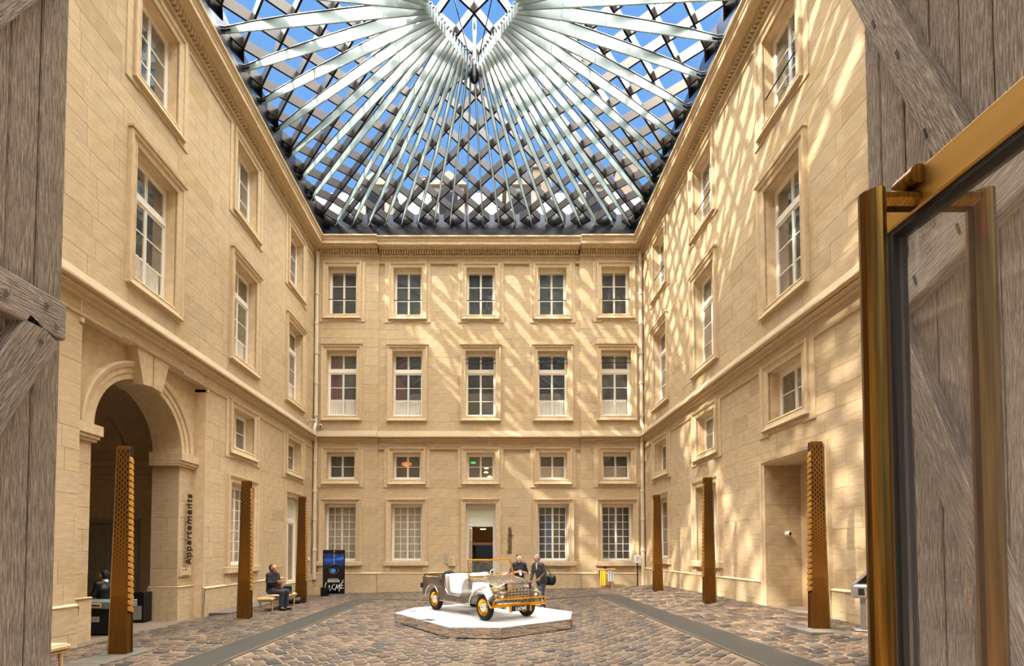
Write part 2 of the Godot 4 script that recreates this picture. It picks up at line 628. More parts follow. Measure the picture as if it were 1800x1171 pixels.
func cut_rects(r: Array, ops: Array) -> Array:
	var out := [r]
	for o in ops:
		var nxt := []
		for q in out:
			if o[0] >= q[1] or o[1] <= q[0] or o[2] >= q[3] or o[3] <= q[2]:
				nxt.append(q)
				continue
			if o[0] > q[0]:
				nxt.append([q[0], o[0], q[2], q[3]])
			if o[1] < q[1]:
				nxt.append([o[1], q[1], q[2], q[3]])
			var a: float = maxf(q[0], o[0])
			var d: float = minf(q[1], o[1])
			if o[2] > q[2]:
				nxt.append([a, d, q[2], o[2]])
			if o[3] < q[3]:
				nxt.append([a, d, o[3], q[3]])
		out = nxt
	return out.filter(func(q): return q[1] - q[0] > 0.07 and q[3] - q[2] > 0.05)

func block_shape(b: Mb, q: Array, nf: float) -> void:
	var e := 0.005
	var f := nf + rnd(-0.0025, 0.0025)
	var k := nf - 0.008
	var g := 0.0015
	var a := [Vector3(q[0] + g, q[2] + g, k), Vector3(q[1] - g, q[2] + g, k), Vector3(q[1] - g, q[3] - g, k), Vector3(q[0] + g, q[3] - g, k)]
	var d := [Vector3(q[0] + e, q[2] + e, f), Vector3(q[1] - e, q[2] + e, f), Vector3(q[1] - e, q[3] - e, f), Vector3(q[0] + e, q[3] - e, f)]
	b.quad(d[0], d[1], d[2], d[3])
	for i in 4:
		var j := (i + 1) % 4
		b.quad(a[i], a[j], d[j], d[i])

func course(list: Array, u0: float, u1: float, v0: float, v1: float, ch: float, bw: float, nf: float, ops: Array) -> void:
	# courses of dressed stones with staggered upright joints, cut round the openings
	var rows := maxi(1, roundi((v1 - v0) / ch))
	for r in rows:
		var a := v0 + (v1 - v0) * r / rows
		var d := v0 + (v1 - v0) * (r + 1) / rows
		var u := u0
		var first := true
		while u < u1 - 0.01:
			var w := bw * rnd(0.72, 1.3)
			if first and r % 2:
				w *= 0.5
			first = false
			var e := u + w
			if e > u1 - 0.3 * bw:
				e = u1
			for q in cut_rects([u, e, a, d], ops):
				list.append([q, nf])
			u = e

func lay(wall: Node3D, list: Array, most := 300) -> void:
	# the stones that show largest from the entrance are parts of their own; the rest are one part
	var eye := wall.transform.affine_inverse() * Vector3(0, EYE, 0)
	var keyed := []
	for i in list.size():
		var q: Array = list[i][0]
		var at := Vector3((q[0] + q[1]) / 2, (q[2] + q[3]) / 2, 0)
		var to := at - eye
		keyed.append([-(q[1] - q[0]) * (q[3] - q[2]) * absf(to.z) / pow(to.length(), 3.0) * (1.0 if wall.transform * at != Vector3.ZERO and (wall.transform * at).z < -7.0 else 0.01), i])
	keyed.sort_custom(func(x, y): return x[0] < y[0])
	var rest := mb()
	rest.with_col = true
	for k in keyed.size():
		var it: Array = list[keyed[k][1]]
		var b := rest
		if k < most:
			b = mb()
			b.with_col = true
		b.col = stone_tone()
		block_shape(b, it[0], it[1])
		if k < most:
			put(wall, "stone_block", b, M.stone)
	if not rest.v.is_empty():
		stuff(put(wall, "far_stone_courses", rest, M.stone))

const ARCHITRAVE := [Vector2(0, -0.02), Vector2(0, 0.035), Vector2(0.045, 0.05), Vector2(0.055, 0.038), Vector2(0.15, 0.055), Vector2(0.16, 0.085), Vector2(0.225, 0.105), Vector2(0.24, 0.085), Vector2(0.245, -0.02)]
const KIND := {   # opening width, bottom, top
	"attic": [1.32, 12.90, 15.13], "main": [1.40, 8.12, 11.17], "mezzanine": [1.30, 5.16, 6.40], "ground": [1.44, 1.36, 4.01], "door": [1.38, -0.3, 4.03],
}
var window_count := 0

func opening(u: float, kind: String, lift := 0.0) -> Array:
	var k: Array = KIND[kind]
	return [u - k[0] / 2, u + k[0] / 2, k[1] + lift, k[2]]

func pane(parent: Node, x0: float, x1: float, y0: float, y1: float, z: float, m: Material) -> void:
	var key := "pane%.2f_%.2f" % [x1 - x0, y1 - y0]
	if not shared.has(key):
		var q := BoxMesh.new()
		q.size = Vector3(x1 - x0 + 0.006, y1 - y0 + 0.006, 0.006)
		shared[key] = q
	put(parent, "pane", shared[key], m, Transform3D(Basis.IDENTITY, Vector3((x0 + x1) / 2, (y0 + y1) / 2, z)))

func leaf(win: Node, called: String, x0: float, x1: float, y0: float, y1: float, z: float, cols: int, rows: int, m: Material, glass: Material, swing := 0.0, low := 0.07) -> Node3D:
	# a glazed sash: border and bars in one mesh, each pane a child
	var b := mb()
	var e := 0.055
	var d := 0.025
	var holder := Transform3D.IDENTITY
	var w := x1 - x0
	if swing != 0.0:
		holder = Transform3D(Basis(Vector3.UP, swing), Vector3(x0 if swing > 0 else x1, 0, z))
	var o := x0 if swing >= 0.0 else x1
	var ox := (0.0 if swing > 0 else -w) if swing != 0.0 else x0
	var oz := 0.0 if swing != 0.0 else z
	b.rbox(Vector3(ox, y0, oz - d), Vector3(ox + e, y1, oz + d), 0.006)
	b.rbox(Vector3(ox + w - e, y0, oz - d), Vector3(ox + w, y1, oz + d), 0.006)
	b.rbox(Vector3(ox + e, y0, oz - d), Vector3(ox + w - e, y0 + low, oz + d), 0.006)
	b.rbox(Vector3(ox + e, y1 - e, oz - d), Vector3(ox + w - e, y1, oz + d), 0.006)
	var iw := (w - 2 * e)
	var ih := (y1 - y0 - e - low)
	var t := 0.014
	for i in range(1, cols):
		var x := ox + e + iw * i / cols
		b.box(Vector3(x - t, y0 + low, oz - 0.018), Vector3(x + t, y1 - e, oz + 0.018))
	for j in range(1, rows):
		var y := y0 + low + ih * j / rows
		b.box(Vector3(ox + e, y - t, oz - 0.017), Vector3(ox + w - e, y + t, oz + 0.017))
	var c := put(win, called, b, m, holder)
	for i in cols:
		for j in rows:
			pane(c, ox + e + iw * i / cols, ox + e + iw * (i + 1) / cols, y0 + low + ih * j / rows, y0 + low + ih * (j + 1) / rows, oz, glass)
	return c

func ear(win: Node, w: float, v0: float, v1: float, top: float) -> void:   # the flat stepped band round a small window
	var b := mb()
	var o := w / 2 + 0.245
	var e := o + 0.17
	var bot := v0 - 0.245
	b.rbox(Vector3(-e, bot - 0.14, -0.02), Vector3(-o, top, 0.03), 0.008)
	b.rbox(Vector3(o, bot - 0.14, -0.02), Vector3(e, top, 0.03), 0.008)
	b.rbox(Vector3(-o, bot - 0.14, -0.02), Vector3(-o + 0.24, bot, 0.03), 0.008)
	b.rbox(Vector3(o - 0.24, bot - 0.14, -0.02), Vector3(o, bot, 0.03), 0.008)
	b.rbox(Vector3(-o + 0.24, bot - 0.09, -0.02), Vector3(o - 0.24, bot, 0.03), 0.008)
	put(win, "stepped_band", b, M.stone_trim)

func window(wall: Transform3D, u: float, n: float, kind: String, label: String, opt := {}) -> Node3D:
	var k: Array = KIND[kind]
	var w: float = k[0]
	var lift: float = opt.get("lift", 0.0)
	var v0: float = k[1] + lift
	var v1: float = k[2]
	window_count += 1
	var win := struct("window_%d" % window_count, label, wall * Transform3D(Basis.IDENTITY, Vector3(u, 0, n)))
	var b := mb()
	if kind == "ground":
		b.frame(-w / 2, w / 2, v0, v1, ARCHITRAVE, [false, true, true, true])
	else:
		b.frame(-w / 2, w / 2, v0, v1, ARCHITRAVE)
	put(win, "architrave", b, M.stone_trim)
	if kind == "attic":
		ear(win, w, v0, v1, 15.36)
	if kind == "mezzanine":
		ear(win, w, v0, v1, 6.6)
	if kind == "main":
		b = mb()
		b.strip(-w / 2 - 0.27, w / 2 + 0.27, [Vector2(-0.02, v1 + 0.245), Vector2(0.12, v1 + 0.26), Vector2(0.13, v1 + 0.31), Vector2(-0.02, v1 + 0.33)])
		put(win, "hood_mould", b, M.stone_trim)
	if kind == "ground":
		b = mb()
		b.rbox(Vector3(-w / 2 - 0.32, v0 - 0.2, -0.3), Vector3(w / 2 + 0.32, v0, 0.13), 0.012)
		put(win, "sill", b, M.stone_trim)
		b = mb()
		b.rbox(Vector3(-w / 2 - 0.27, v0 - 0.6, -0.02), Vector3(-w / 2 - 0.02, v0 - 0.2, 0.05), 0.008)
		put(win, "apron_block", b, M.stone_trim)
		b = mb()
		b.rbox(Vector3(w / 2 + 0.02, v0 - 0.6, -0.02), Vector3(w / 2 + 0.27, v0 - 0.2, 0.05), 0.008)
		put(win, "apron_block", b, M.stone_trim)
	# timber
	var z := -0.29
	b = mb()
	var e := 0.05
	b.rbox(Vector3(-w / 2, v0, z - 0.06), Vector3(-w / 2 + e, v1, z + 0.03), 0.006)
	b.rbox(Vector3(w / 2 - e, v0, z - 0.06), Vector3(w / 2, v1, z + 0.03), 0.006)
	b.rbox(Vector3(-w / 2 + e, v1 - e - 0.03, z - 0.06), Vector3(w / 2 - e, v1, z + 0.03), 0.006)
	b.rbox(Vector3(-w / 2 + e, v0, z - 0.06), Vector3(w / 2 - e, v0 + 0.07, z + 0.06), 0.006)
	var lo := v0 + 0.07
	var hi := v1 - e - 0.03
	if kind == "main":
		b.rbox(Vector3(-w / 2 + e, 10.2, z - 0.06), Vector3(w / 2 - e, 10.34, z + 0.05), 0.01)
		put(win, "window_frame", b, M.paint)
		leaf(win, "fanlight", -w / 2 + e, 0.012, 10.34, hi, z, 1, 1, M.paint, M.pane)
		leaf(win, "fanlight", -0.012, w / 2 - e, 10.34, hi, z, 1, 1, M.paint, M.pane)
		hi = 10.2
	else:
		put(win, "window_frame", b, M.paint)
	var rows: int = {"attic": 3, "main": 3, "mezzanine": 2, "ground": 7}[kind]
	var cols := 2 if kind == "ground" and not opt.get("wide", false) else 1
	if opt.get("wide", false):
		rows = 4
	var sw: float = opt.get("swing", 0.0)
	leaf(win, "casement", -w / 2 + e, 0.012, lo, hi, z, cols, rows, M.paint, M.pane, sw)
	leaf(win, "casement", -0.012, w / 2 - e, lo, hi, z, cols, rows, M.paint, M.pane, -sw)
	for y in opt.get("rails", []):
		b = mb()
		b.tube([Vector3(-w / 2 - 0.02, y, -0.05), Vector3(w / 2 + 0.02, y, -0.05)], 0.018, 6)
		put(win, "guard_rail", b, M.dark_steel)
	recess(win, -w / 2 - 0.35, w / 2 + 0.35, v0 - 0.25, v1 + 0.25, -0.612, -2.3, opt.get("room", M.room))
	return win

func recess(parent: Node, x0: float, x1: float, y0: float, y1: float, z1: float, z0: float, m: Material) -> void:   # the room behind an opening
	var b := mb()
	b.quad(Vector3(x0, y0, z0), Vector3(x1, y0, z0), Vector3(x1, y1, z0), Vector3(x0, y1, z0))
	b.quad(Vector3(x0, y0, z1), Vector3(x0, y0, z0), Vector3(x0, y1, z0), Vector3(x0, y1, z1))
	b.quad(Vector3(x1, y0, z0), Vector3(x1, y0, z1), Vector3(x1, y1, z1), Vector3(x1, y1, z0))
	b.quad(Vector3(x0, y0, z1), Vector3(x1, y0, z1), Vector3(x1, y0, z0), Vector3(x0, y0, z0))
	b.quad(Vector3(x0, y1, z0), Vector3(x1, y1, z0), Vector3(x1, y1, z1), Vector3(x0, y1, z1))
	put(parent, "inner_room", b, m)

func cloth(called: String, wall: Transform3D, at: Vector3, w: float, h: float, pleats: int, amp: float, m: Material, label: String, category: String, group: String) -> void:
	# a gathered hanging: a wavy sheet with two faces, hung from its top edge
	var b := mb()
	var steps := pleats * 6
	for i in steps:
		var q := []
		for j in 2:
			var t := float(i + j) / steps
			var z := amp * sin(t * pleats * TAU) + amp * 0.4 * sin(t * pleats * 3.7)
			var dz := amp * pleats * TAU * cos(t * pleats * TAU) / w
			q.append([Vector3((t - 0.5) * w, -h, z * 1.1), Vector3((t - 0.5) * w, 0, z * 0.8), Vector3(-dz, 0, 1).normalized()])
		b.quadn(q[0][0], q[1][0], q[1][1], q[0][1], q[0][2], q[1][2], q[1][2], q[0][2])
		var off := Vector3(0, 0, -0.006)
		b.quadn(q[1][0] + off, q[0][0] + off, q[0][1] + off, q[1][1] + off, -q[1][2], -q[0][2], -q[0][2], -q[1][2])
	var o := put(self, called, b, m, wall * Transform3D(Basis.IDENTITY, at))
	tag(o, label, category, group)

func mouldings(wall: Node3D, u0: float, u1: float, n := 0.0, dent_from := -999.0, dent_to := 999.0) -> void:
	var b := mb()
	b.strip(u0, u1, [Vector2(-0.02, 6.87), Vector2(n + 0.04, 6.88), Vector2(n + 0.075, 6.905), Vector2(n + 0.075, 6.93), Vector2(n + 0.05, 6.935), Vector2(n + 0.05, 6.955), Vector2(n + 0.13, 7.0), Vector2(n + 0.155, 7.03), Vector2(n + 0.12, 7.035), Vector2(n + 0.12, 7.055), Vector2(n + 0.22, 7.06), Vector2(n + 0.25, 7.085), Vector2(n + 0.25, 7.13), Vector2(-0.02, 7.135)])
	put(wall, "string_course", b, M.stone_trim)
	b = mb()
	b.strip(u0, u1, [Vector2(-0.02, 7.136), Vector2(n + 0.235, 7.136), Vector2(n + 0.225, 7.15), Vector2(n + 0.03, 7.41), Vector2(n + 0.015, 7.425), Vector2(-0.02, 7.43)])
	put(wall, "weathered_slope", b, M.stone_weathered)
	b = mb()
	b.strip(u0, u1, [Vector2(-0.02, 15.66), Vector2(n + 0.03, 15.66), Vector2(n + 0.07, 15.70), Vector2(n + 0.03, 15.71), Vector2(n + 0.03, 15.905), Vector2(n + 0.19, 15.92), Vector2(n + 0.2, 15.97), Vector2(n + 0.24, 15.99), Vector2(n + 0.42, 15.995), Vector2(n + 0.42, 16.13), Vector2(n + 0.44, 16.15), Vector2(n + 0.455, 16.22), Vector2(n + 0.50, 16.28), Vector2(n + 0.52, 16.30), Vector2(n + 0.52, 16.36), Vector2(-0.02, 16.42)])
	put(wall, "cornice", b, M.stone_trim)
	b = mb()
	var pitch := 0.118
	var k := 0
	var u := maxf(u0, dent_from) + 0.02
	while u < minf(u1, dent_to) - 0.07:
		b.box(Vector3(u, 15.73, n + 0.02), Vector3(u + 0.068, 15.905, n + 0.165))
		u += pitch
	stuff(put(wall, "dentil_course", b, M.stone_trim))

func fillets(wall: Node3D, u0: float, u1: float, cols: Array, half_attic: float, half_mezz: float, n: float) -> void:
	# the thin raised line that joins the stepped bands
	for lev in [[15.30, 15.36, half_attic], [6.54, 6.60, half_mezz]]:
		var us := [u0]
		for c in cols:
			us.append(c - lev[2])
			us.append(c + lev[2])
		us.append(u1)
		for i in range(0, us.size(), 2):
			if us[i + 1] - us[i] > 0.1:
				var b := mb()
				b.strip(us[i], us[i + 1], [Vector2(-0.02, lev[0]), Vector2(n + 0.03, lev[0] + 0.005), Vector2(n + 0.045, lev[1]), Vector2(-0.02, lev[1] + 0.015)])
				put(wall, "fillet", b, M.stone_trim)

const BACK_COLS := [-6.86, -3.82, -0.40, 2.96, 5.90]
const SIDE_COLS := [11.3, 15.5, 19.55]

func build_back_wall() -> void:
	var f := frame_back()
	var wall := struct("wall_back", "sunlit limestone facade with five bays at the far end of the court", f)
	var ops := []
	var cut := []
	for i in 5:
		for k in ["attic", "main", "mezzanine", "ground"]:
			var kk: String = "door" if k == "ground" and i == 2 else k
			var o := opening(BACK_COLS[i], kk)
			ops.append(o)
			var g := 0.24
			cut.append([o[0] - g, o[1] + g, o[2] - (g if kk != "ground" else 0.2), o[3] + g])
	cut.append([-9, 9, 6.9, 7.42])
	cut.append([-9, 9, 15.66, 16.5])
	put(wall, "wall_core", wall_core(-8.8, 7.8, -0.6, 16.7, ops), M.stone_joint)
	var list := []
	for seg in [[-8.12, -5.16, 0.09], [-5.16, 4.23, 0.0], [4.23, 7.15, 0.09]]:
		var side: bool = seg[2] > 0
		if side:   # the end bays stand forward: a slab behind their stones
			put(wall, "end_bay_core", slab(seg[0], seg[1], 0.0, 16.4, -0.02, 0.078, ops), M.stone_joint)
		course(list, seg[0], seg[1], 0.83, 6.9, 0.43, 0.78, seg[2], cut)
		course(list, seg[0], seg[1], 7.42, 15.66, 0.43, 0.85, seg[2], cut)
		var pb := -0.3
		course(list, seg[0], seg[1], pb, 0.80, 0.55, 0.95, seg[2] + 0.06, [[-1.12, 0.5, -1, 4]])
		var b := mb()
		for part in ([[seg[0], seg[1]]] if side else [[seg[0], -1.1], [0.49, seg[1]]]):
			b.strip(part[0], part[1], [Vector2(-0.02, -0.4), Vector2(seg[2] + 0.05, -0.4), Vector2(seg[2] + 0.05, 0.78), Vector2(seg[2] + 0.075, 0.80), Vector2(seg[2] + 0.075, 0.82), Vector2(seg[2], 0.86), Vector2(-0.02, 0.87)])
		put(wall, "plinth", b, M.stone_trim)
		mouldings(wall, seg[0], seg[1], seg[2])
	fillets(wall, -8.12, 7.15, BACK_COLS, 1.08, 1.06, 0.05)
	lay(wall, list)
	var at := ["first bay from the left drainpipe", "second bay from the left drainpipe", "middle bay above the shop door", "fourth bay, right of the middle", "last bay beside the right drainpipe"]
	for i in 5:
		var n := 0.09 if i == 0 or i == 4 else 0.0
		window(f, BACK_COLS[i], n, "attic", "attic casement window with a thin rail, far facade, " + at[i], {"rails": [13.62]})
		window(f, BACK_COLS[i], n, "main", "tall casement window with fanlight, far facade, " + at[i], {"rails": [10.62, 10.82] if i > 1 else [], "room": M.room_warm if i == 2 else M.room})
		window(f, BACK_COLS[i], n, "mezzanine", "small mezzanine casement window, far facade, " + at[i], {"room": M.room_warm if i > 2 else M.room})
		if i != 2:
			window(f, BACK_COLS[i], n, "ground", "many-paned ground floor window, far facade, " + at[i], {"swing": -0.16 if i == 3 else 0.0})
	# shop door
	door_back(f)
	for i in [0, 1, 3, 4]:
		var n := 0.09 if i == 0 or i == 4 else 0.0
		cloth("cafe_curtain", f, Vector3(BACK_COLS[i], 8.98, n - 0.36), 1.22, 0.82, 11, 0.035, M.lace, "white gathered half curtain behind tall window, far facade, " + at[i], "curtain", "half curtains in the tall windows")
	cloth("drape", f, Vector3(BACK_COLS[0] - 0.42, 11.1, -0.42), 0.5, 2.5, 4, 0.06, M.red_cloth, "dark red drape in the tall window of the first bay by left drainpipe", "drape", "red drapes")
	cloth("drape", f, Vector3(BACK_COLS[1] - 0.42, 11.1, -0.5), 0.46, 2.5, 4, 0.06, M.red_cloth, "dark red drape in the tall window of the second bay from left drainpipe", "drape", "red drapes")
	for i in [0, 1]:
		cloth("blind", f, Vector3(BACK_COLS[i], 3.95, 0.02 - 0.5), 1.4, 2.5, 9, 0.02, M.blind, "plain beige curtain behind many-paned window, far facade, " + at[i], "curtain", "beige ground floor curtains")
	for i in [3, 4]:
		cloth("blind", f, Vector3(BACK_COLS[i], 5.80, -0.45), 1.2, 0.6, 3, 0.008, M.blind, "pale half blind behind small mezzanine window, far facade, " + at[i], "blind", "mezzanine half blinds")
	# the lights seen inside the middle mezzanine window
	for i in 3:
		var l := mb()
		l.lathe([Vector2(0.0, -0.03), Vector2(0.10, -0.03), Vector2(0.12, 0.0), Vector2(0.02, 0.05), Vector2(0, 0.05)], 12)
		var at2: Vector3 = [Vector3(0.26, 5.86, -1.0), Vector3(0.24, 5.72, -1.35), Vector3(0.42, 5.42, -0.8)][i]
		tag(put(self, "pendant_light", l, M.lamp_warm, f * Transform3D(Basis.IDENTITY, Vector3(BACK_COLS[2], 0, 0) + at2)), ["upper small glowing pendant inside the middle mezzanine window", "middle small glowing pendant inside the middle mezzanine window", "lowest small glowing pendant inside the middle mezzanine window"][i], "lamp", "pendants in the mezzanine window")
	# a warm lamp shade seen in the second mezzanine window, and the lamp over the shop entrance
	var sh := mb()
	sh.sphere(Vector3.ZERO, Vector3(0.26, 0.10, 0.2), 8, 14)
	tag(put(self, "lamp_shade", sh, M.lamp_orange, f * Transform3D(Basis.IDENTITY, Vector3(BACK_COLS[1] - 0.22, 6.10, -1.2))), "orange glowing lamp shade inside the second mezzanine window from the left drainpipe", "lamp")
	sh = mb()
	sh.rbox(Vector3(-0.14, -0.02, -0.06), Vector3(0.14, 0.02, 0.06), 0.01)
	tag(put(self, "ceiling_lamp", sh, M.lamp_warm, f * Transform3D(Basis.IDENTITY, Vector3(BACK_COLS[2] + 0.1, 2.92, -1.3))), "small flat lamp glowing at the head of the open shop doorway", "lamp")
	for q in [[Vector3(BACK_COLS[2] + 0.1, 2.86, -1.3), 1.1, Color(1, 0.86, 0.68)], [Vector3(BACK_COLS[1] - 0.22, 5.94, -1.2), 0.12, Color(1, 0.62, 0.3)]]:
		var ol := OmniLight3D.new()
		ol.name = "lamp_glow"
		ol.light_color = q[2]
		ol.light_energy = q[1]
		ol.omni_range = 8
		ol.omni_attenuation = 2
		ol.light_size = 0.08
		ol.shadow_enabled = true
		add_child(ol, true)
		ol.position = f * q[0]
	var lamp := OmniLight3D.new()
	lamp.name = "pendant_glow"
	lamp.light_color = Color(1, 0.82, 0.55)
	lamp.light_energy = 0.25
	lamp.omni_range = 6
	lamp.omni_attenuation = 2
	lamp.light_size = 0.1
	lamp.shadow_enabled = true
	add_child(lamp)
	lamp.position = f * Vector3(BACK_COLS[2] + 0.3, 5.35, -1.1)
	var ex := mb()
	ex.rbox(Vector3(-0.11, -0.05, -0.02), Vector3(0.11, 0.05, 0.02), 0.01)
	tag(put(self, "exit_sign", ex, M.lamp_green, f * Transform3D(Basis.IDENTITY, Vector3(BACK_COLS[2] - 0.36, 6.07, -0.7))), "small green glowing emergency sign inside middle mezzanine window", "sign")

func slab(u0: float, u1: float, v0: float, v1: float, n0: float, n1: float, ops: Array) -> Mb:
	return wall_core(u0, u1, v0 - 0.6, v1, ops, n1 - n0, n1)

func door_back(f: Transform3D) -> void:
	var d := struct("door_1", "pale painted shop door with open leaf and six-light fanlight, middle of the far facade", f * Transform3D(Basis.IDENTITY, Vector3(BACK_COLS[2], 0, 0)))
	var w: float = KIND.door[0]
	var v1: float = KIND.door[2]
	var b := mb()
	b.frame(-w / 2, w / 2, 0.0, v1, ARCHITRAVE, [false, true, true, true])
	put(d, "architrave", b, M.stone_trim)
	b = mb()
	var z := -0.3
	b.rbox(Vector3(-w / 2, -0.1, z - 0.06), Vector3(-w / 2 + 0.12, v1, z + 0.04), 0.008)
	b.rbox(Vector3(w / 2 - 0.12, -0.1, z - 0.06), Vector3(w / 2, v1, z + 0.04), 0.008)
	b.rbox(Vector3(-w / 2 + 0.12, 2.98, z - 0.06), Vector3(w / 2 - 0.12, 3.14, z + 0.05), 0.008)
	b.rbox(Vector3(-w / 2 + 0.12, v1 - 0.2, z - 0.06), Vector3(w / 2 - 0.12, v1, z + 0.04), 0.008)
	b.rbox(Vector3(-w / 2 + 0.12, 0.03, z - 0.06), Vector3(w / 2 - 0.12, 0.09, z + 0.3), 0.01)
	put(d, "door_frame", b, M.door_paint)
	leaf(d, "fanlight", -w / 2 + 0.12, w / 2 - 0.12, 3.14, v1 - 0.2, z, 3, 2, M.door_paint, M.panel_glass, 0.0, 0.055)
	var dl := leaf(d, "door_leaf", -w / 2 + 0.12, 0.0, 0.1, 2.97, z - 0.08, 2, 4, M.door_paint, M.pane, 1.35, 0.7)
	b = mb()
	b.sphere(Vector3(0.5, 1.15, 0.05), Vector3(0.025, 0.025, 0.03), 6, 8)
	put(dl, "door_handle", b, M.brass)
	recess(d, -1.5, 1.3, 0.08, 3.4, -0.612, -4.5, M.room_warm)
	# inside the shop: a black panel with a gilt arch, a shelf edge and a small card
	b = mb()
	b.rbox(Vector3(-0.36, 0.1, -3.9), Vector3(0.75, 2.15, -3.8), 0.01)
	var sh := tag(put(self, "display_board", b, M.black_gloss, d.transform), "tall black display board standing inside the open shop door", "board")
	b = mb()
	var pts := []
	for i in 13:
		pts.append(Vector3(0.2 + 0.42 * cos(PI * i / 12.0), 0.85 + 0.42 * sin(PI * i / 12.0), -3.77))
	b.tube(pts, 0.03, 6)
	put(sh, "gilt_arch", b, M.gold)
	b = mb()
	b.rbox(Vector3(-0.5, 2.15, -3.95), Vector3(0.9, 2.3, -3.75), 0.01)
	put(sh, "head_rail", b, M.wood_light)
	b = mb()
	b.rbox(Vector3(0.05, 0.62, -1.2), Vector3(0.38, 0.84, -1.18), 0.004)
	tag(put(self, "notice_card", b, M.white, d.transform), "small white notice card standing in the open shop doorway", "sign")

func build_side_walls() -> void:
	for side in 2:
		var left := side == 0
		var f := frame_left() if left else frame_right()
		var s := 1.0 if left else -1.0
		var wall := struct("wall_left" if left else "wall_right", "long limestone side facade with a carriage arch, left of the court" if left else "long sun-dappled limestone side facade, right of the court", f)
		var ops := []
		var cut := []
		var cols := []
		for i in 3:
			cols.append(SIDE_COLS[i] * s)
		if not left:
			cols.append(-7.1)
		else:
			cols.append(7.1)
		for i in cols.size():
			var u: float = cols[i]
			for k in ["attic", "main", "mezzanine", "ground"]:
				if i == 0 and k == "ground" or (left and i == 0 and k == "mezzanine"):
					continue
				if i > 2 and k in ["ground", "mezzanine"]:
					continue
				var kk: String = "door" if left and i == 2 and k == "ground" else k
				var o := opening(u, kk, 0.16 if not left and k == "ground" else 0.0)
				if kk == "door":
					o[2] = 0.55
				ops.append(o)
				var g := 0.24
				cut.append([o[0] - g, o[1] + g, o[2] - (g if k != "ground" else 0.2), o[3] + g])
		if left:
			ops.append([9.3, 13.42, -0.7, 6.62])
			cut.append([9.3, 13.42, -0.7, 6.62])
		else:
			ops.append([-12.18, -9.97, -0.7, 4.07])
			cut.append([-12.33, -9.82, -0.7, 4.22])
		var a := minf(0.0 * s, 22.4 * s)
		var z := maxf(0.0 * s, 22.4 * s)
		cut.append([a, z, 6.9, 7.42])
		cut.append([a, z, 15.66, 16.5])
		put(wall, "wall_core", wall_core(a, z, -0.6, 16.7, ops), M.stone_joint)
		var lo := minf(0.4 * s, 21.8 * s)
		var hi := maxf(0.4 * s, 21.8 * s)
		var list := []
		var pt := 0.80 if left else 1.06
		course(list, lo, hi, pt, 6.9, 0.43, 0.85, 0.0, cut)
		course(list, lo, hi, 7.42, 15.66, 0.43, 0.9, 0.0, cut)
		var pc := cut.duplicate()
		course(list, lo, hi, -0.25 if left else 0.2, pt - 0.03, 0.5, 1.1, 0.06, pc)
		for part in ([[0.4, 9.3], [13.42, 18.75]] if left else [[-9.82, -0.4], [-21.8, -12.33]]):
			var b := mb()
			b.strip(part[0], part[1], [Vector2(-0.02, -0.5), Vector2(0.05, -0.5), Vector2(0.05, pt - 0.04), Vector2(0.075, pt - 0.02), Vector2(0.075, pt), Vector2(0, pt + 0.03), Vector2(-0.02, pt + 0.03)])
			put(wall, "plinth", b, M.stone_trim)
		if left:
			var b := mb()
			b.strip(18.75, 21.8, [Vector2(-0.02, -0.5), Vector2(0.05, -0.5), Vector2(0.05, 0.5), Vector2(0.075, 0.54), Vector2(-0.02, 0.57)])
			put(wall, "plinth", b, M.stone_trim)
		mouldings(wall, lo, hi, 0.0)
		var fc := []
		for q in cols:
			fc.append(q)
		fc.sort()
		var mz := fc.duplicate()
		fillets(wall, lo, hi, fc, 1.08, 1.06, 0.0)
		var where := ["nearest the entrance", "in the middle", "farthest from the entrance"]
		var sd := "left facade" if left else "right facade"
		for i in cols.size():
			var u: float = cols[i]
			var wh: String = where[i] if i < 3 else "in the bay beside the entrance doors"
			window(f, u, 0.0, "attic", "attic casement window with a dark rail, %s, %s" % [sd, wh], {"rails": [13.62] if not left else []})
			window(f, u, 0.0, "main", "tall casement window with fanlight, %s, %s" % [sd, wh])
			if i < 3 and not (left and i == 0):
				window(f, u, 0.0, "mezzanine", "small mezzanine casement window, %s, %s" % [sd, wh], {"room": M.room_dark})
			if left and i == 1:
				window(f, u, 0.0, "ground", "many-paned ground floor window behind the middle left pylon", {})
			if not left and (i == 1 or i == 2):
				window(f, u, 0.0, "ground", "four-row ground floor casement window, right facade, " + wh, {"lift": 0.16, "wide": true, "room": M.room_dark})
			if left and i < 3:
				cloth("cafe_curtain", f, Vector3(u, 8.98, -0.36), 1.22, 0.82, 11, 0.035, M.lace, "white gathered half curtain behind tall window, left facade, " + wh, "curtain", "half curtains in the tall windows")
		if left:
			cloth("blind", f, Vector3(cols[1], 3.95, -0.5), 1.4, 2.5, 9, 0.02, M.blind, "plain pale curtain behind ground floor window, left facade, middle pylon", "curtain", "beige ground floor curtains")
			carriage_arch(wall, f, list)
			side_door(f)
		else:
			portal(f)
		lay(wall, list)
	# entrance wall behind the camera, with the carriage opening that the camera stands in
	var ff := frame_front()
	var fw := struct("wall_front", "plain limestone entrance wall behind the open carriage doors", ff)
	put(fw, "wall_core", wall_core(-7.8, 8.7, -0.6, 16.7, [[-2.16, 2.16, -0.7, 5.2]], 0.6, 0.0), M.stone_trim)
	var pw := mb()
	for q in [[-2.76, -2.16], [2.16, 2.76]]:
		pw.box(Vector3(q[0], -0.6, -0.6), Vector3(q[1], 5.2, -1.8))
	pw.box(Vector3(-2.76, 5.2, -1.8), Vector3(2.76, 5.6, -0.6))
	put(fw, "passage_wall", pw, M.stone_trim)

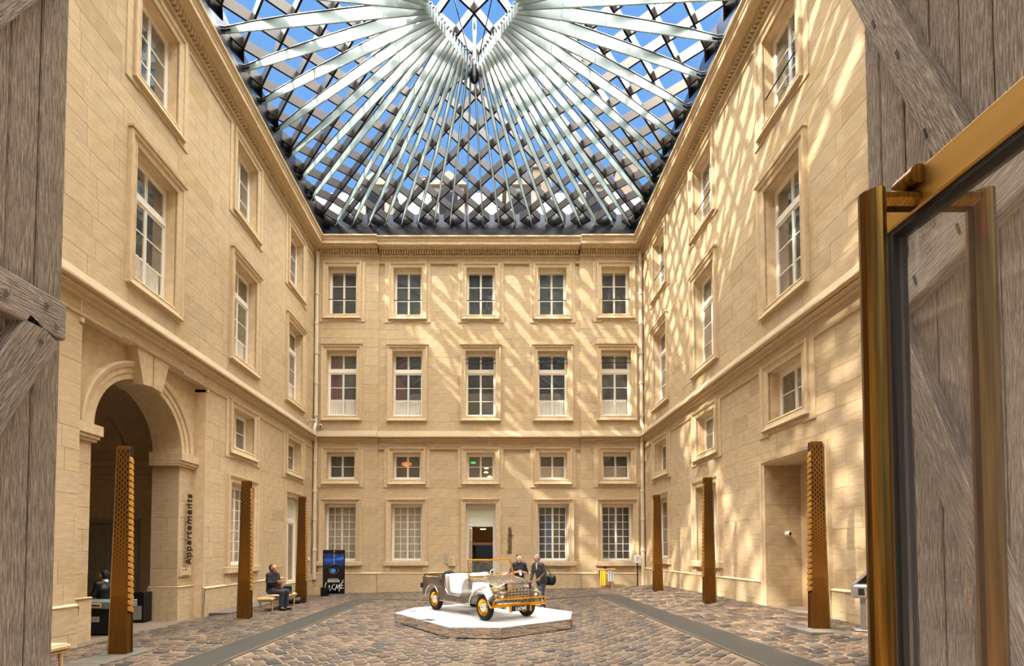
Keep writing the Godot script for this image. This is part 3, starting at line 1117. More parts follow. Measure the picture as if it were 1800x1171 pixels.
func carriage_arch(wall: Node3D, f: Transform3D, list: Array) -> void:
	var uc := 11.37
	var r := 1.43
	var sp := 4.52
	var arch := struct("door_2", "tall round-headed carriage arch with keystone, in the left facade", f)
	var n := -0.31
	var poly := PackedVector2Array([Vector2(9.25, -0.6), Vector2(uc - r, -0.6)])
	var circ := []
	for i in 33:
		var a := PI - PI * i / 32.0
		circ.append(Vector2(uc + r * cos(a), sp + r * sin(a)))
	for q in circ:
		poly.append(q)
	poly.append_array(PackedVector2Array([Vector2(uc + r, -0.6), Vector2(13.47, -0.6), Vector2(13.47, 6.66), Vector2(9.25, 6.66)]))
	var b := mb()
	b.prism(poly, n - 0.75, n - 0.012)
	put(arch, "arch_wall", b, M.stone_trim)
	# dressed stones of the two piers and the spandrels
	var l2 := []
	course(l2, 9.3, uc - r, 0.92, 4.16, 0.44, 0.5, n, [])
	course(l2, uc + r, 13.42, 0.92, 4.16, 0.44, 0.4, n, [])
	course(l2, 9.3, uc - r, -0.2, 0.86, 0.53, 0.6, n + 0.05, [])
	course(l2, uc + r, 13.42, -0.2, 0.86, 0.53, 0.4, n + 0.05, [])
	for q in l2:
		var k := mb()
		k.with_col = true
		k.col = stone_tone()
		block_shape(k, q[0], q[1])
		put(arch, "pier_stone", k, M.stone)
	var v := 0.92
	var row := 0
	while v < 4.1:
		var cuts := [-1.05, -0.62, -0.315] if row % 2 else [-1.05, -0.78, -0.315]
		for i in 2:
			var k := mb()
			k.with_col = true
			k.col = stone_tone()
			k.xf = Transform3D(Basis(Vector3(0, 0, 1), Vector3.UP, Vector3(-1, 0, 0)), Vector3(uc + r, 0, 0))
			block_shape(k, [cuts[i], cuts[i + 1], v, minf(v + 0.463, 4.16)], 0.008)
			put(arch, "reveal_stone", k, M.stone)
		v += 0.463
		row += 1
	# plinth bands of the piers
	b = mb()
	for q in [[9.3, uc - r + 0.05], [uc + r - 0.05, 13.42]]:
		b.box(Vector3(q[0], -0.5, n - 0.78), Vector3(q[1], 0.86, n + 0.045))
		b.rbox(Vector3(q[0], 0.86, n - 0.78), Vector3(q[1], 0.90, n + 0.07), 0.01)
	put(arch, "pier_plinth", b, M.stone_trim)
	# imposts
	for q in [[9.3, uc - r + 0.14], [uc + r - 0.14, 13.42]]:
		b = mb()
		b.rbox(Vector3(q[0], 4.30, n - 0.75), Vector3(q[1], 4.52, n + 0.15), 0.01)
		b.rbox(Vector3(q[0], 4.22, n - 0.75), Vector3(q[1] - (0.04 if q[0] < 10 else 0.0), 4.30, n + 0.11), 0.01)
		b.rbox(Vector3(q[0], 4.16, n - 0.75), Vector3(q[1] - (0.07 if q[0] < 10 else 0.0), 4.22, n + 0.07), 0.01)
		put(arch, "impost", b, M.stone_trim)
	# archivolt, swept round the arch in two halves beside the keystone
	var prof := [Vector2(0.0, -0.02), Vector2(0.0, 0.05), Vector2(0.13, 0.055), Vector2(0.135, 0.08), Vector2(0.26, 0.085), Vector2(0.27, 0.12), Vector2(0.36, 0.15), Vector2(0.40, 0.13), Vector2(0.41, -0.02)]
	for half in 2:
		b = mb()
		var st := 14
		for i in st:
			var a0 := lerpf(0.0, PI / 2 - 0.22, float(i) / st)
			var a1 := lerpf(0.0, PI / 2 - 0.22, float(i + 1) / st)
			for j in prof.size() - 1:
				var P := func(q: Vector2, a: float):
					var x := cos(a) * (r + q.x)
					return Vector3(uc + (x if half == 0 else -x), sp + sin(a) * (r + q.x), n + q.y)
				var p: Vector2 = prof[j]
				var q2: Vector2 = prof[j + 1]
				if half == 0:
					b.quad(P.call(p, a0), P.call(q2, a0), P.call(q2, a1), P.call(p, a1))
				else:
					b.quad(P.call(q2, a0), P.call(p, a0), P.call(p, a1), P.call(q2, a1))
		# closing face beside the keystone
		put(arch, "archivolt", b, M.stone_trim)
	b = mb()
	b.prism(PackedVector2Array([Vector2(uc - 0.32, 5.80), Vector2(uc - 0.02, 5.84), Vector2(uc - 0.02, 6.66), Vector2(uc - 0.56, 6.66)]), n - 0.02, n + 0.26)
	b.prism(PackedVector2Array([Vector2(uc + 0.02, 5.84), Vector2(uc + 0.32, 5.80), Vector2(uc + 0.56, 6.66), Vector2(uc + 0.02, 6.66)]), n - 0.02, n + 0.26)
	b.prism(PackedVector2Array([Vector2(uc - 0.05, 5.84), Vector2(uc + 0.05, 5.84), Vector2(uc + 0.05, 6.66), Vector2(uc - 0.05, 6.66)]), n - 0.02, n + 0.235)
	put(arch, "keystone", b, M.stone_trim)
	# cap mouldings of the flanking wall, at the top of the recess
	b = mb()
	b.rbox(Vector3(13.42, 6.40, -0.35), Vector3(13.5, 6.50, 0.05), 0.01)
	put(arch, "cap_moulding", b, M.stone_trim)
	b = mb()
	b.rbox(Vector3(9.22, 6.40, -0.35), Vector3(9.3, 6.50, 0.05), 0.01)
	put(arch, "cap_moulding", b, M.stone_trim)
	# the vaulted passage behind
	b = mb()
	var z1 := n - 0.70
	var z0 := -5.6
	var u0 := 8.4
	var u1 := 14.35
	var vs := []
	for i in 17:
		var a := PI * i / 16.0
		vs.append(Vector2((u0 + u1) / 2 - cos(a) * (u1 - u0) / 2, 4.6 + sin(a) * 1.75))
	b.quad(Vector3(u0, 0, z1), Vector3(u0, 0, z0), Vector3(u0, 4.6, z0), Vector3(u0, 4.6, z1))
	b.quad(Vector3(u1, 0, z0), Vector3(u1, 0, z1), Vector3(u1, 4.6, z1), Vector3(u1, 4.6, z0))
	b.quad(Vector3(u0, 0, z0), Vector3(u1, 0, z0), Vector3(u1, 6.5, z0), Vector3(u0, 6.5, z0))
	b.quad(Vector3(u1, 0, z1), Vector3(uc + r, 0, z1), Vector3(uc + r, 6.5, z1), Vector3(u1, 6.5, z1))
	b.quad(Vector3(uc - r, 0, z1), Vector3(u0, 0, z1), Vector3(u0, 6.5, z1), Vector3(uc - r, 6.5, z1))
	for i in 16:
		var p: Vector2 = vs[i]
		var q: Vector2 = vs[i + 1]
		b.quad(Vector3(p.x, p.y, z0), Vector3(q.x, q.y, z0), Vector3(q.x, q.y, z1), Vector3(p.x, p.y, z1))
	put(arch, "vaulted_passage", b, M.stone_trim)
	b = mb()
	b.box(Vector3(u0, -0.3, z0), Vector3(u1, -0.02, z1 + 0.9))
	put(arch, "passage_floor", b, M.mortar)
	b = mb()
	b.rbox(Vector3(u1 - 0.12, 4.42, z0), Vector3(u1, 4.6, z1), 0.02)
	b.rbox(Vector3(u1 - 0.08, 4.05, z0), Vector3(u1, 4.16, z1), 0.02)
	for k in [0.35, 1.9]:
		for i in 16:
			var p: Vector2 = vs[i] * 0.985 + Vector2((u0 + u1) / 2, 4.6) * 0.015
			var q: Vector2 = vs[i + 1] * 0.985 + Vector2((u0 + u1) / 2, 4.6) * 0.015
			b.beam(Vector3(p.x, p.y, z1 - k - 0.2), Vector3(q.x, q.y, z1 - k - 0.2), 0.1, 0.4, Vector3(0, 0, 1))
	put(arch, "vault_rib", b, M.stone_trim)
	# panelled grey double door in the passage's far side
	var d := struct("door_3", "grey panelled double door inside the carriage arch", f * Transform3D(Basis(Vector3(0, 0, 1), Vector3.UP, Vector3(-1, 0, 0)), Vector3(u1 - 0.02, 0, -3.6)))
	for k in 2:
		var x0 := -1.0 + k * 1.0
		b = mb()
		b.rbox(Vector3(x0 + 0.01, 0.02, -0.02), Vector3(x0 + 0.99, 2.68, 0.03), 0.008)
		var lf := put(d, "door_leaf", b, M.grey_door)
		for q in [[1.32, 2.5], [0.98, 1.22], [0.15, 0.88]]:
			b = mb()
			b.frame(x0 + 0.2, x0 + 0.8, q[0] + 0.08, q[1] - 0.08, [Vector2(0, 0.03), Vector2(0.02, 0.055), Vector2(0.06, 0.055), Vector2(0.075, 0.03)])
			b.rbox(Vector3(x0 + 0.24, q[0] + 0.12, 0.02), Vector3(x0 + 0.76, q[1] - 0.12, 0.042), 0.01)
			put(lf, "panel", b, M.grey_door)
	b = mb()
	b.frame(-1.0, 1.0, 0.0, 2.7, [Vector2(0, 0), Vector2(0, 0.08), Vector2(0.12, 0.09), Vector2(0.13, 0)], [false, true, true, true])
	put(d, "door_frame", b, M.grey_door)

func side_door(f: Transform3D) -> void:
	var u: float = SIDE_COLS[2]
	var d := struct("door_4", "tall white glazed door with fanlight behind the farthest left pylon", f * Transform3D(Basis.IDENTITY, Vector3(u, 0, 0)))
	var w: float = KIND.door[0]
	var v1: float = KIND.door[2]
	var b := mb()
	b.frame(-w / 2, w / 2, 0.55, v1, ARCHITRAVE, [false, true, true, true])
	put(d, "architrave", b, M.stone_trim)
	b = mb()
	b.rbox(Vector3(-w / 2, 0.55, -0.3), Vector3(-w / 2 + 0.1, v1, -0.2), 0.008)
	b.rbox(Vector3(w / 2 - 0.1, 0.55, -0.3), Vector3(w / 2, v1, -0.2), 0.008)
	b.rbox(Vector3(-w / 2 + 0.1, 3.0, -0.3), Vector3(w / 2 - 0.1, 3.14, -0.2), 0.008)
	b.rbox(Vector3(-w / 2 + 0.1, v1 - 0.1, -0.3), Vector3(w / 2 - 0.1, v1, -0.2), 0.008)
	put(d, "door_frame", b, M.paint)
	leaf(d, "fanlight", -w / 2 + 0.1, w / 2 - 0.1, 3.14, v1 - 0.1, -0.25, 3, 2, M.paint, M.panel_glass)
	leaf(d, "door_leaf", -w / 2 + 0.1, 0.005, 0.57, 3.0, -0.25, 1, 1, M.paint, M.pane)
	leaf(d, "door_leaf", -0.005, w / 2 - 0.1, 0.57, 3.0, -0.25, 1, 1, M.paint, M.pane)
	recess(d, -w / 2 - 0.4, w / 2 + 0.4, 0.4, v1 + 0.3, -0.612, -2.5, M.room)

func portal(f: Transform3D) -> void:
	var u0 := -12.18
	var u1 := -9.97
	var top := 4.07
	var d := struct("door_5", "deep square portal with a plain timber door, right facade behind nearest right pylon", f)
	var b := mb()
	b.frame(u0, u1, 0.2, top, [Vector2(0, -0.02), Vector2(0, 0.03), Vector2(0.05, 0.045), Vector2(0.06, 0.075), Vector2(0.13, 0.085), Vector2(0.14, -0.02)], [false, true, true, true])
	put(d, "architrave", b, M.stone_trim)
	# deep reveals built of stones
	b = mb()
	b.quad(Vector3(u1 + 0.0, 0.0, -0.6), Vector3(u1, top, -0.6), Vector3(u1, top, -0.85), Vector3(u1, 0, -0.85))
	b.box(Vector3(u0 - 0.3, 0.0, -0.9), Vector3(u0, top + 0.2, -0.6))
	b.box(Vector3(u1, 0.0, -0.9), Vector3(u1 + 0.3, top + 0.2, -0.6))
	b.box(Vector3(u0, top, -0.9), Vector3(u1, top + 0.2, -0.6))
	put(d, "reveal", b, M.stone_trim)
	var r := 0
	var v := 0.45
	while v < top - 0.1:
		var e := minf(v + 0.52, top)
		var cuts := [-0.9, -0.42, -0.01] if r % 2 else [-0.9, -0.6, -0.01]
		for i in 2:
			var k := mb()
			k.with_col = true
			k.col = stone_tone()
			k.xf = Transform3D(Basis(Vector3(0, 0, -1), Vector3.UP, Vector3(1, 0, 0)), Vector3(u0, 0, 0))
			block_shape(k, [-cuts[i + 1], -cuts[i], v, e], 0.01)
			put(d, "reveal_stone", k, M.stone)
		v = e
		r += 1
	b = mb()
	b.box(Vector3(u0, 0.3, -1.0), Vector3(u1, top, -0.9))
	put(d, "back_panel", b, M.plaque)
	for k in 2:
		b = mb()
		var x0 := u0 + 0.28 + k * 0.86
		b.rbox(Vector3(x0, 0.42, -0.9), Vector3(x0 + 0.84, 3.1, -0.85), 0.01)
		var lf := put(d, "door_leaf", b, M.plaque)
		b = mb()
		b.frame(x0 + 0.14, x0 + 0.7, 0.6, 2.9, [Vector2(0, -0.85), Vector2(0.015, -0.835), Vector2(0.04, -0.835), Vector2(0.05, -0.85)])
		put(lf, "panel", b, M.plaque)
	b = mb()
	b.rbox(Vector3(-11.1, 2.35, -0.86), Vector3(-10.12, 3.15, -0.78), 0.01)
	var s := tag(put(self, "wall_screen", b, M.black_gloss, f), "flat black screen on the back of the right portal", "screen")
	b = mb()
	b.frame(-11.08, -10.14, 2.37, 3.13, [Vector2(-0.02, -0.78), Vector2(-0.02, -0.77), Vector2(0.02, -0.77), Vector2(0.02, -0.79)])
	put(s, "bezel", b, M.black)

# ------------------------------------------------------------------ ground
const GX := [-9.0, -8.12, -6.2, -4.8, -2.5, 2.2, 4.8, 6.14, 7.15, 8.0]
const GZ := [-4.0, 16.0, 20.0, 22.0]
const GH := [
	[-0.02, -0.02, 0.13, 0.08, 0.0, 0.0, 0.24, 0.41, 0.46, 0.46],
	[-0.02, -0.02, 0.14, 0.08, 0.0, 0.0, 0.24, 0.41, 0.46, 0.46],
	[-0.1, -0.1, 0.0, -0.02, -0.01, 0.06, 0.2, 0.36, 0.44, 0.46],
	[-0.2, -0.2, -0.1, -0.05, 0.0, 0.12, 0.16, 0.14, 0.12, 0.12],
]

func ground(x: float, z: float) -> float:   # height of the paving at world x, z
	var d := -z
	var i := 0
	while i < GX.size() - 2 and x > GX[i + 1]:
		i += 1
	var j := 0
	while j < GZ.size() - 2 and d > GZ[j + 1]:
		j += 1
	var a: float = clampf((x - GX[i]) / (GX[i + 1] - GX[i]), 0, 1)
	var b: float = clampf((d - GZ[j]) / (GZ[j + 1] - GZ[j]), 0, 1)
	var p: float = lerpf(GH[j][i], GH[j][i + 1], a)
	var q: float = lerpf(GH[j + 1][i], GH[j + 1][i + 1], a)
	return lerpf(p, q, b)

func stone_colour() -> Color:
	var t := rng.randf()
	var c: Color
	if t < 0.42:
		c = Color(0.46, 0.39, 0.315)
	elif t < 0.66:
		c = Color(0.40, 0.355, 0.31)
	elif t < 0.80:
		c = Color(0.53, 0.45, 0.36)
	elif t < 0.92:
		c = Color(0.31, 0.295, 0.285)
	else:
		c = Color(0.47, 0.375, 0.31)
	var k := rnd(0.72, 1.06)
	return Color(c.r * k, c.g * k, c.b * k).srgb_to_linear()

func cobble(b: Mb, p: Array) -> void:   # p: four world corners (x, z) counter-clockwise from above; corners are worn round
	var m := Vector2.ZERO
	for q in p:
		m += q / 4
	var o := []
	for i in 4:
		var q: Vector2 = p[i]
		o.append(q.lerp(p[(i + 3) % 4], rnd(0.07, 0.15)))
		o.append(q.lerp(p[(i + 1) % 4], rnd(0.07, 0.15)))
	var lift := rnd(-0.005, 0.006)
	var lo := []
	var hi := []
	for q in o:
		lo.append(Vector3(q.x, ground(q.x, q.y) - 0.03, q.y))
		var w: Vector2 = q + (m - q).normalized() * 0.024
		hi.append(Vector3(w.x, ground(w.x, w.y) + 0.002 + lift, w.y))
	var top := Vector3(m.x, ground(m.x, m.y) + 0.014 + lift, m.y)
	var nn := []
	for i in 8:
		nn.append((Vector3.UP + (hi[i] - top) * Vector3(3.0, 0, 3.0)).normalized())
	for i in 8:
		var j := (i + 1) % 8
		b.trin(top, hi[i], hi[j], Vector3.UP, nn[i], nn[j])
		b.quad(lo[i], lo[j], hi[j], hi[i])

func build_floor() -> void:
	var fl := struct("floor", "uneven cobbled courtyard floor of brown and grey setts with pale joints")
	var b := mb()
	var xs := [-9.0, -8.12, -7.1, -6.2, -5.5, -4.8, -3.6, -2.5, 2.2, 3.5, 4.8, 5.5, 6.14, 7.15, 8.0]
	var zs := [4.0, -4.0, -10.0, -16.0, -18.0, -20.0, -21.0, -22.0]
	for i in xs.size() - 1:
		for j in zs.size() - 1:
			var P := func(x, z): return Vector3(x, ground(x, z) - 0.010, z)
			b.quad(P.call(xs[i], zs[j]), P.call(xs[i + 1], zs[j]), P.call(xs[i + 1], zs[j + 1]), P.call(xs[i], zs[j + 1]))
	put(fl, "joint_bed", b, M.mortar)
	b = mb()
	b.box(Vector3(-14.5, -0.9, -22.6), Vector3(8.2, -0.62, 4.2))
	put(fl, "sub_base", b, M.mortar)
	# setts: diagonal courses between the two drain strips, straight courses outside them
	var cells := []
	var s := 0.215
	var l := 0.25
	var ang := deg_to_rad(43.0)
	var e1 := Vector2(cos(ang), -sin(ang))
	var e2 := Vector2(sin(ang), cos(ang))
	for r in range(-90, 60):
		var off := rnd(0, l)
		for q in range(-75, 75):
			var o := Vector2(-0.1, -12) + e2 * (r * s) + e1 * (q * l + off)
			var mid := o + e1 * l / 2 + e2 * s / 2
			if mid.x > -4.25 and mid.x < 4.0 and mid.y < -2.7 and mid.y > -17.75:
				cells.append([o, e1 * l, e2 * s, mid])
	for zone in [[-8.1, -4.98, -2.7, -21.75], [4.78, 7.13, -2.7, -21.75], [-4.98, 4.78, -18.1, -21.75]]:
		var z: float = zone[2]
		while z > zone[3]:
			var x: float = zone[0] - rnd(0, l)
			var d := s * rnd(0.92, 1.08)
			while x < zone[1] - 0.08:
				var w := l * rnd(0.8, 1.25)
				var o := Vector2(maxf(x, zone[0]), z)
				var w2 := minf(x + w, zone[1]) - o.x
				if w2 > 0.06:
					cells.append([o, Vector2(w2, 0), Vector2(0, -d), o + Vector2(w2 / 2, -d / 2)])
				x += w
			z -= d
	var keep := []
	for c in cells:
		var m: Vector2 = c[3]
		if in_platform(m, 0.05):
			continue
		keep.append(c)
	keep.sort_custom(func(p, q): return show_size(p[3]) > show_size(q[3]))
	var rest := mb()
	rest.with_col = true
	for k in keep.size():
		var c: Array = keep[k]
		var g := 0.010
		var o: Vector2 = c[0]
		var x: Vector2 = c[1]
		var y: Vector2 = c[2]
		var p := [o, o + x, o + x + y, o + y]
		var m: Vector2 = c[3]
		for i in 4:
			p[i] = m + (p[i] - m) * (1.0 - 2 * g / 0.22) + Vector2(rnd(-0.012, 0.012), rnd(-0.012, 0.012))
		if (p[1] - p[0]).cross(p[2] - p[0]) > 0:
			p.reverse()
		var t := rest
		if k < 300:
			t = mb()
			t.with_col = true
		t.col = stone_colour()
		cobble(t, p)
		if k < 300:
			put(fl, "sett", t, M.cobble)
	stuff(put(fl, "far_setts", rest, M.cobble))
	# drain strips of narrow grey bars
	for q in [[-4.95, -4.30], [4.06, 4.75]]:
		var bars := mb()
		var z := -2.7
		while z > -17.9:
			var h := ground(q[0], z)
			var h2 := ground(q[1], z)
			bars.hexa([Vector3(q[0], h - 0.02, z), Vector3(q[1], h2 - 0.02, z), Vector3(q[1], h2 - 0.02, z - 0.062), Vector3(q[0], h - 0.02, z - 0.062), Vector3(q[0], h + 0.012, z), Vector3(q[1], h2 + 0.012, z), Vector3(q[1], h2 + 0.012, z - 0.058), Vector3(q[0], h + 0.012, z - 0.058)])
			z -= 0.066
		stuff(put(fl, "drain_strip", bars, M.drain_metal))
		for x in q:
			var ed := mb()
			ed.beam(Vector3(x, ground(x, -2.7), -2.7), Vector3(x, ground(x, -16), -16), 0.02, 0.04)
			put(fl, "strip_edge", ed, M.mortar)
	var bars := mb()
	var x := -4.95
	while x < 4.75:
		var h := ground(x, -17.95)
		bars.box(Vector3(x, h - 0.02, -18.06), Vector3(x + 0.058, h + 0.012, -17.78))
		x += 0.066
	stuff(put(fl, "drain_strip", bars, M.drain_metal))
	# pale slabs: kerb along the left wall, plates under the nearer pylons
	for i in 5:
		var k := mb()
		var z0 := -13.6 - i * 1.02
		k.rbox(Vector3(-8.05, -0.05, z0 - 1.0), Vector3(-7.45, 0.09, z0), 0.015)
		put(fl, "kerb_stone", k, M.pale_slab)
	for i in 5:
		var k := mb()
		var z0 := -5.4 - i * 0.62
		k.rbox(Vector3(-6.5, 0.0, z0 - 0.6), Vector3(-5.9, 0.145, z0), 0.01)
		put(fl, "border_slab", k, M.pale_slab)
	for q in [[6.14, -8.82]]:
		var k := mb()
		k.rbox(Vector3(q[0] - 0.42, 0.3, q[1] - 0.4), Vector3(q[0] + 0.42, 0.425, q[1] + 0.4), 0.01)
		put(fl, "border_slab", k, M.pale_slab)

func show_size(m: Vector2) -> float:
	var vis := m.y < -6.9 and absf(m.x + 0.1) < 0.89 * -m.y
	return (1.0 if vis else 0.02) / pow(m.length(), 3.0)

const PLAT := [Vector2(-0.86, -10.1), Vector2(0.26, -10.05), Vector2(1.94, -11.32), Vector2(2.21, -12.65), Vector2(0.65, -14.7), Vector2(-0.48, -14.76), Vector2(-2.16, -13.5), Vector2(-2.46, -12.4)]

func in_platform(m: Vector2, _grow: float) -> bool:
	return Geometry2D.is_point_in_polygon(m, PackedVector2Array(PLAT))

# ------------------------------------------------------------------ glass roof
const RX0 := -7.78
const RX1 := 6.86
const RZ0 := -1.3      # front edge
const RZ1 := -21.5     # back edge
const HUB := Vector2(-0.46, -12.4)

func roof_height(x: float, z: float) -> float:
	var d := minf(minf(x - RX0, RX1 - x), minf(RZ0 - z, z - RZ1))
	return 17.42 + 0.16 * clampf(d, 0.0, 7.32)

func ring_point(s: float) -> Vector2:   # the rhombus of inner fin ends, by distance from the left corner: + to the back, - to the front
	var L := Vector2(-1.74, -12.42)
	var t := absf(s)
	var to := Vector2(-0.46, -14.12) if s > 0 else Vector2(-0.46, -10.72)
	return L.lerp(to, clampf(t / 2.13, 0, 1))

func build_roof() -> void:
	var roof := struct("ceiling", "glass courtyard roof: mirror steel lattice over radiating frosted glass fins")
	# gutter and steel upstand all round
	var b := mb()
	var o := 0.12
	for q in [[Vector3(LX + 0.27, 0, -0.7), Vector3(LX + 0.27, 0, BZ)], [Vector3(RX - 0.22, 0, -0.7), Vector3(RX - 0.22, 0, BZ)], [Vector3(LX, 0, BZ + 0.25), Vector3(RX, 0, BZ + 0.25)], [Vector3(LX, 0, -1.0), Vector3(RX, 0, -1.0)]]:
		b = mb()
		b.beam(q[0] + Vector3.UP * 16.52, q[1] + Vector3.UP * 16.52, 0.42, 0.30)
		put(roof, "gutter", b, M.dark_steel)
		b = mb()
		var inw := Vector3(HUB.x - (q[0].x + q[1].x) / 2, 0, HUB.y + 1.0 - (q[0].z + q[1].z) / 2)
		inw = (Vector3(signf(inw.x), 0, 0) if absf(q[0].x - q[1].x) < 0.1 else Vector3(0, 0, signf(inw.z))) * 0.17
		b.beam(q[0] + inw + Vector3.UP * 16.98, q[1] + inw + Vector3.UP * 16.98, 0.06, 0.80)
		put(roof, "upstand", b, M.edge_steel)
	# fins
	var outer := []
	for k in range(-9, 7):
		outer.append([Vector3(RX0, ROOF, -13.26 - 1.115 * k), k * 0.115 + 0.15])
	var nb := 19
	for k in nb:
		var x := -7.2 + 0.768 * k
		var t := float(k) / (nb - 1)
		outer.append([Vector3(x, ROOF, RZ1), -1.0 - t])
	for k in range(-9, 7):
		outer.append([Vector3(RX1, ROOF, -13.5 - 1.10 * k), 100.0 + k * 0.115 + 0.15])
	for k in nb:
		outer.append([Vector3(-7.2 + 0.768 * k, ROOF, RZ0), -3.0 - float(k) / (nb - 1)])
	for q in outer:
		var P: Vector3 = q[0]
		var s: float = q[1]
		var inner: Vector2
		if s >= 90.0:
			inner = ring_point(s - 100.0)
			inner.x = 2 * HUB.x - inner.x
		elif s <= -2.9:
			var t := -3.0 - s
			inner = ring_point(-(1.2 + 0.93 * (1.0 - absf(2 * t - 1.0))))
			if t > 0.5:
				inner.x = 2 * HUB.x - inner.x
		elif s <= -0.9 and P.z < -21.0:
			var t := -1.0 - s
			inner = ring_point(0.98 + 1.12 * (1.0 - absf(2 * t - 1.0)))
			if t > 0.5:
				inner.x = 2 * HUB.x - inner.x
		else:
			inner = ring_point(s)
		fin(roof, P, Vector3(inner.x, 16.6, inner.y))
	# lattice
	var sp := 1.17
	for fam in 2:
		for k in range(-20, 21):
			var pts := []
			var c := k * sp
			# line through the crossing at (-0.46, -13.9), shifted along x
			for i in range(-40, 41):
				var t := i * sp / 2
				var x := -0.46 + c + t * (1.0 if fam == 0 else -1.0)
				var z := -13.9 + t
				if x > RX0 - 0.3 and x < RX1 + 0.3 and z < RZ0 + 0.3 and z > RZ1 - 0.3:
					x = clampf(x, RX0, RX1)
					z = clampf(z, RZ1, RZ0)
					pts.append(Vector3(x, roof_height(x, z) - 0.2, z))
			if pts.size() < 2:
				continue
			b = mb()
			for i in pts.size() - 1:
				if pts[i].distance_to(pts[i + 1]) > 0.05:
					b.beam(pts[i], pts[i + 1], 0.06, 0.34)
			put(roof, "lattice_beam", b, M.mirror_steel)
	# glazing: long panes from the ridge to the four edges
	var rz0 := RZ0 - 7.32
	var rz1 := RZ1 + 7.32
	var e := 17.46
	for i in 12:
		var z0 := lerpf(RZ0, RZ1, i / 12.0)
		var z1 := lerpf(RZ0, RZ1, (i + 1) / 12.0)
		for sx in 2:
			var ex: float = RX0 if sx == 0 else RX1
			b = mb()
			var q0 := side_pane(ex, z0)
			var q1 := side_pane(ex, z1)
			b.quad(Vector3(ex, e, z0), q0, q1, Vector3(ex, e, z1))
			put(roof, "roof_pane", b, M.roof_pane)
	for i in 8:
		var x0 := lerpf(RX0, RX1, i / 8.0)
		var x1 := lerpf(RX0, RX1, (i + 1) / 8.0)
		for sz in 2:
			var ez: float = RZ0 if sz == 0 else RZ1
			var dz: float = -1.0 if sz == 0 else 1.0
			b = mb()
			var d0 := minf(x0 - RX0, RX1 - x0)
			var d1 := minf(x1 - RX0, RX1 - x1)
			b.quad(Vector3(x0, e, ez), Vector3(x1, e, ez), Vector3(x1, e + 0.16 * d1, ez + dz * d1), Vector3(x0, e + 0.16 * d0, ez + dz * d0))
			put(roof, "roof_pane", b, M.roof_pane)
	# king posts, cables and hub joints
	for q in [[-14.2, -1.0], [-10.65, 1.0]]:
		b = mb()
		var z: float = q[0]
		b.tube([Vector3(HUB.x, 16.5, z), Vector3(HUB.x, roof_height(HUB.x, z) - 0.2, z)], 0.055, 10)
		put(roof, "king_post", b, M.steel)
		b = mb()
		b.tube([Vector3(HUB.x, 16.35, z), Vector3(HUB.x, 16.45, z), Vector3(HUB.x, 16.8, z), Vector3(HUB.x, 16.9, z)], [0.05, 0.14, 0.14, 0.06], 12)
		put(roof, "hub_joint", b, M.dark_steel)
		for sx in [-1, 1]:
			b = mb()
			b.tube([Vector3(HUB.x + 0.06 * sx, 16.8, z), Vector3(HUB.x + 1.0 * sx, 18.1, z - q[1] * 2.6)], 0.014, 5)
			put(roof, "tie_cable", b, M.dark_steel)
			b = mb()
			b.beam(Vector3(HUB.x + 0.05 * sx, 16.7, z), Vector3(HUB.x + 0.7 * sx, 17.6, z + q[1] * 1.2), 0.05, 0.12)
			put(roof, "strut", b, M.mirror_steel)
	# light ring beam of the inner rhombus
	surrounding_roofs()

func side_pane(ex: float, z: float) -> Vector3:
	var d := minf(minf(RZ0 - z, z - RZ1), 7.32)
	var sx := 1.0 if ex < 0 else -1.0
	return Vector3(ex + sx * d, 17.46 + 0.16 * d, z)

func fin(roof: Node3D, P: Vector3, Q: Vector3) -> void:
	# a frosted blade in five lengths, hung from a steel rail; it tapers to a slim tip at the wall
	var d := Q - P
	var hts := [0.16, 0.26, 0.33, 0.37, 0.39, 0.40]
	var ts := [0.02, 0.16, 0.36, 0.58, 0.79, 1.0]
	var s := Vector3(d.z, 0, -d.x).normalized() * 0.016
	var b := mb()
	var a := P + Vector3.UP * 0.18
	var pts := []
	for i in 6:
		pts.append(P + d * ts[i] + Vector3.UP * (0.02 + hts[i]))
	b.tube([P + Vector3.UP * 0.10] + pts, 0.032, 6)
	b.tube([P - d.normalized() * 0.12 + Vector3.UP * 0.08, P + d * 0.05 + Vector3.UP * 0.09], 0.045, 6)
	var r := put(roof, "glass_fin", b, M.rail_steel)
	for i in 5:
		b = mb()
		var g0 := 0.004 if i > 0 else 0.0
		var A: Vector3 = P + d * (ts[i] + g0 / 2)
		var B: Vector3 = P + d * (ts[i + 1] - 0.001)
		var C: Vector3 = B + Vector3.UP * hts[i + 1]
		var D: Vector3 = A + Vector3.UP * hts[i]
		b.quad(A - s, B - s, C - s, D - s)
		b.quad(B + s, A + s, D + s, C + s)
		b.quad(B - s, A - s, A + s, B + s)
		b.quad(D - s, C - s, C + s, D + s)
		b.quad(A - s, D - s, D + s, A + s)
		b.quad(C - s, B - s, B + s, C + s)
		put(r, "glass_panel", b, M.frosted)

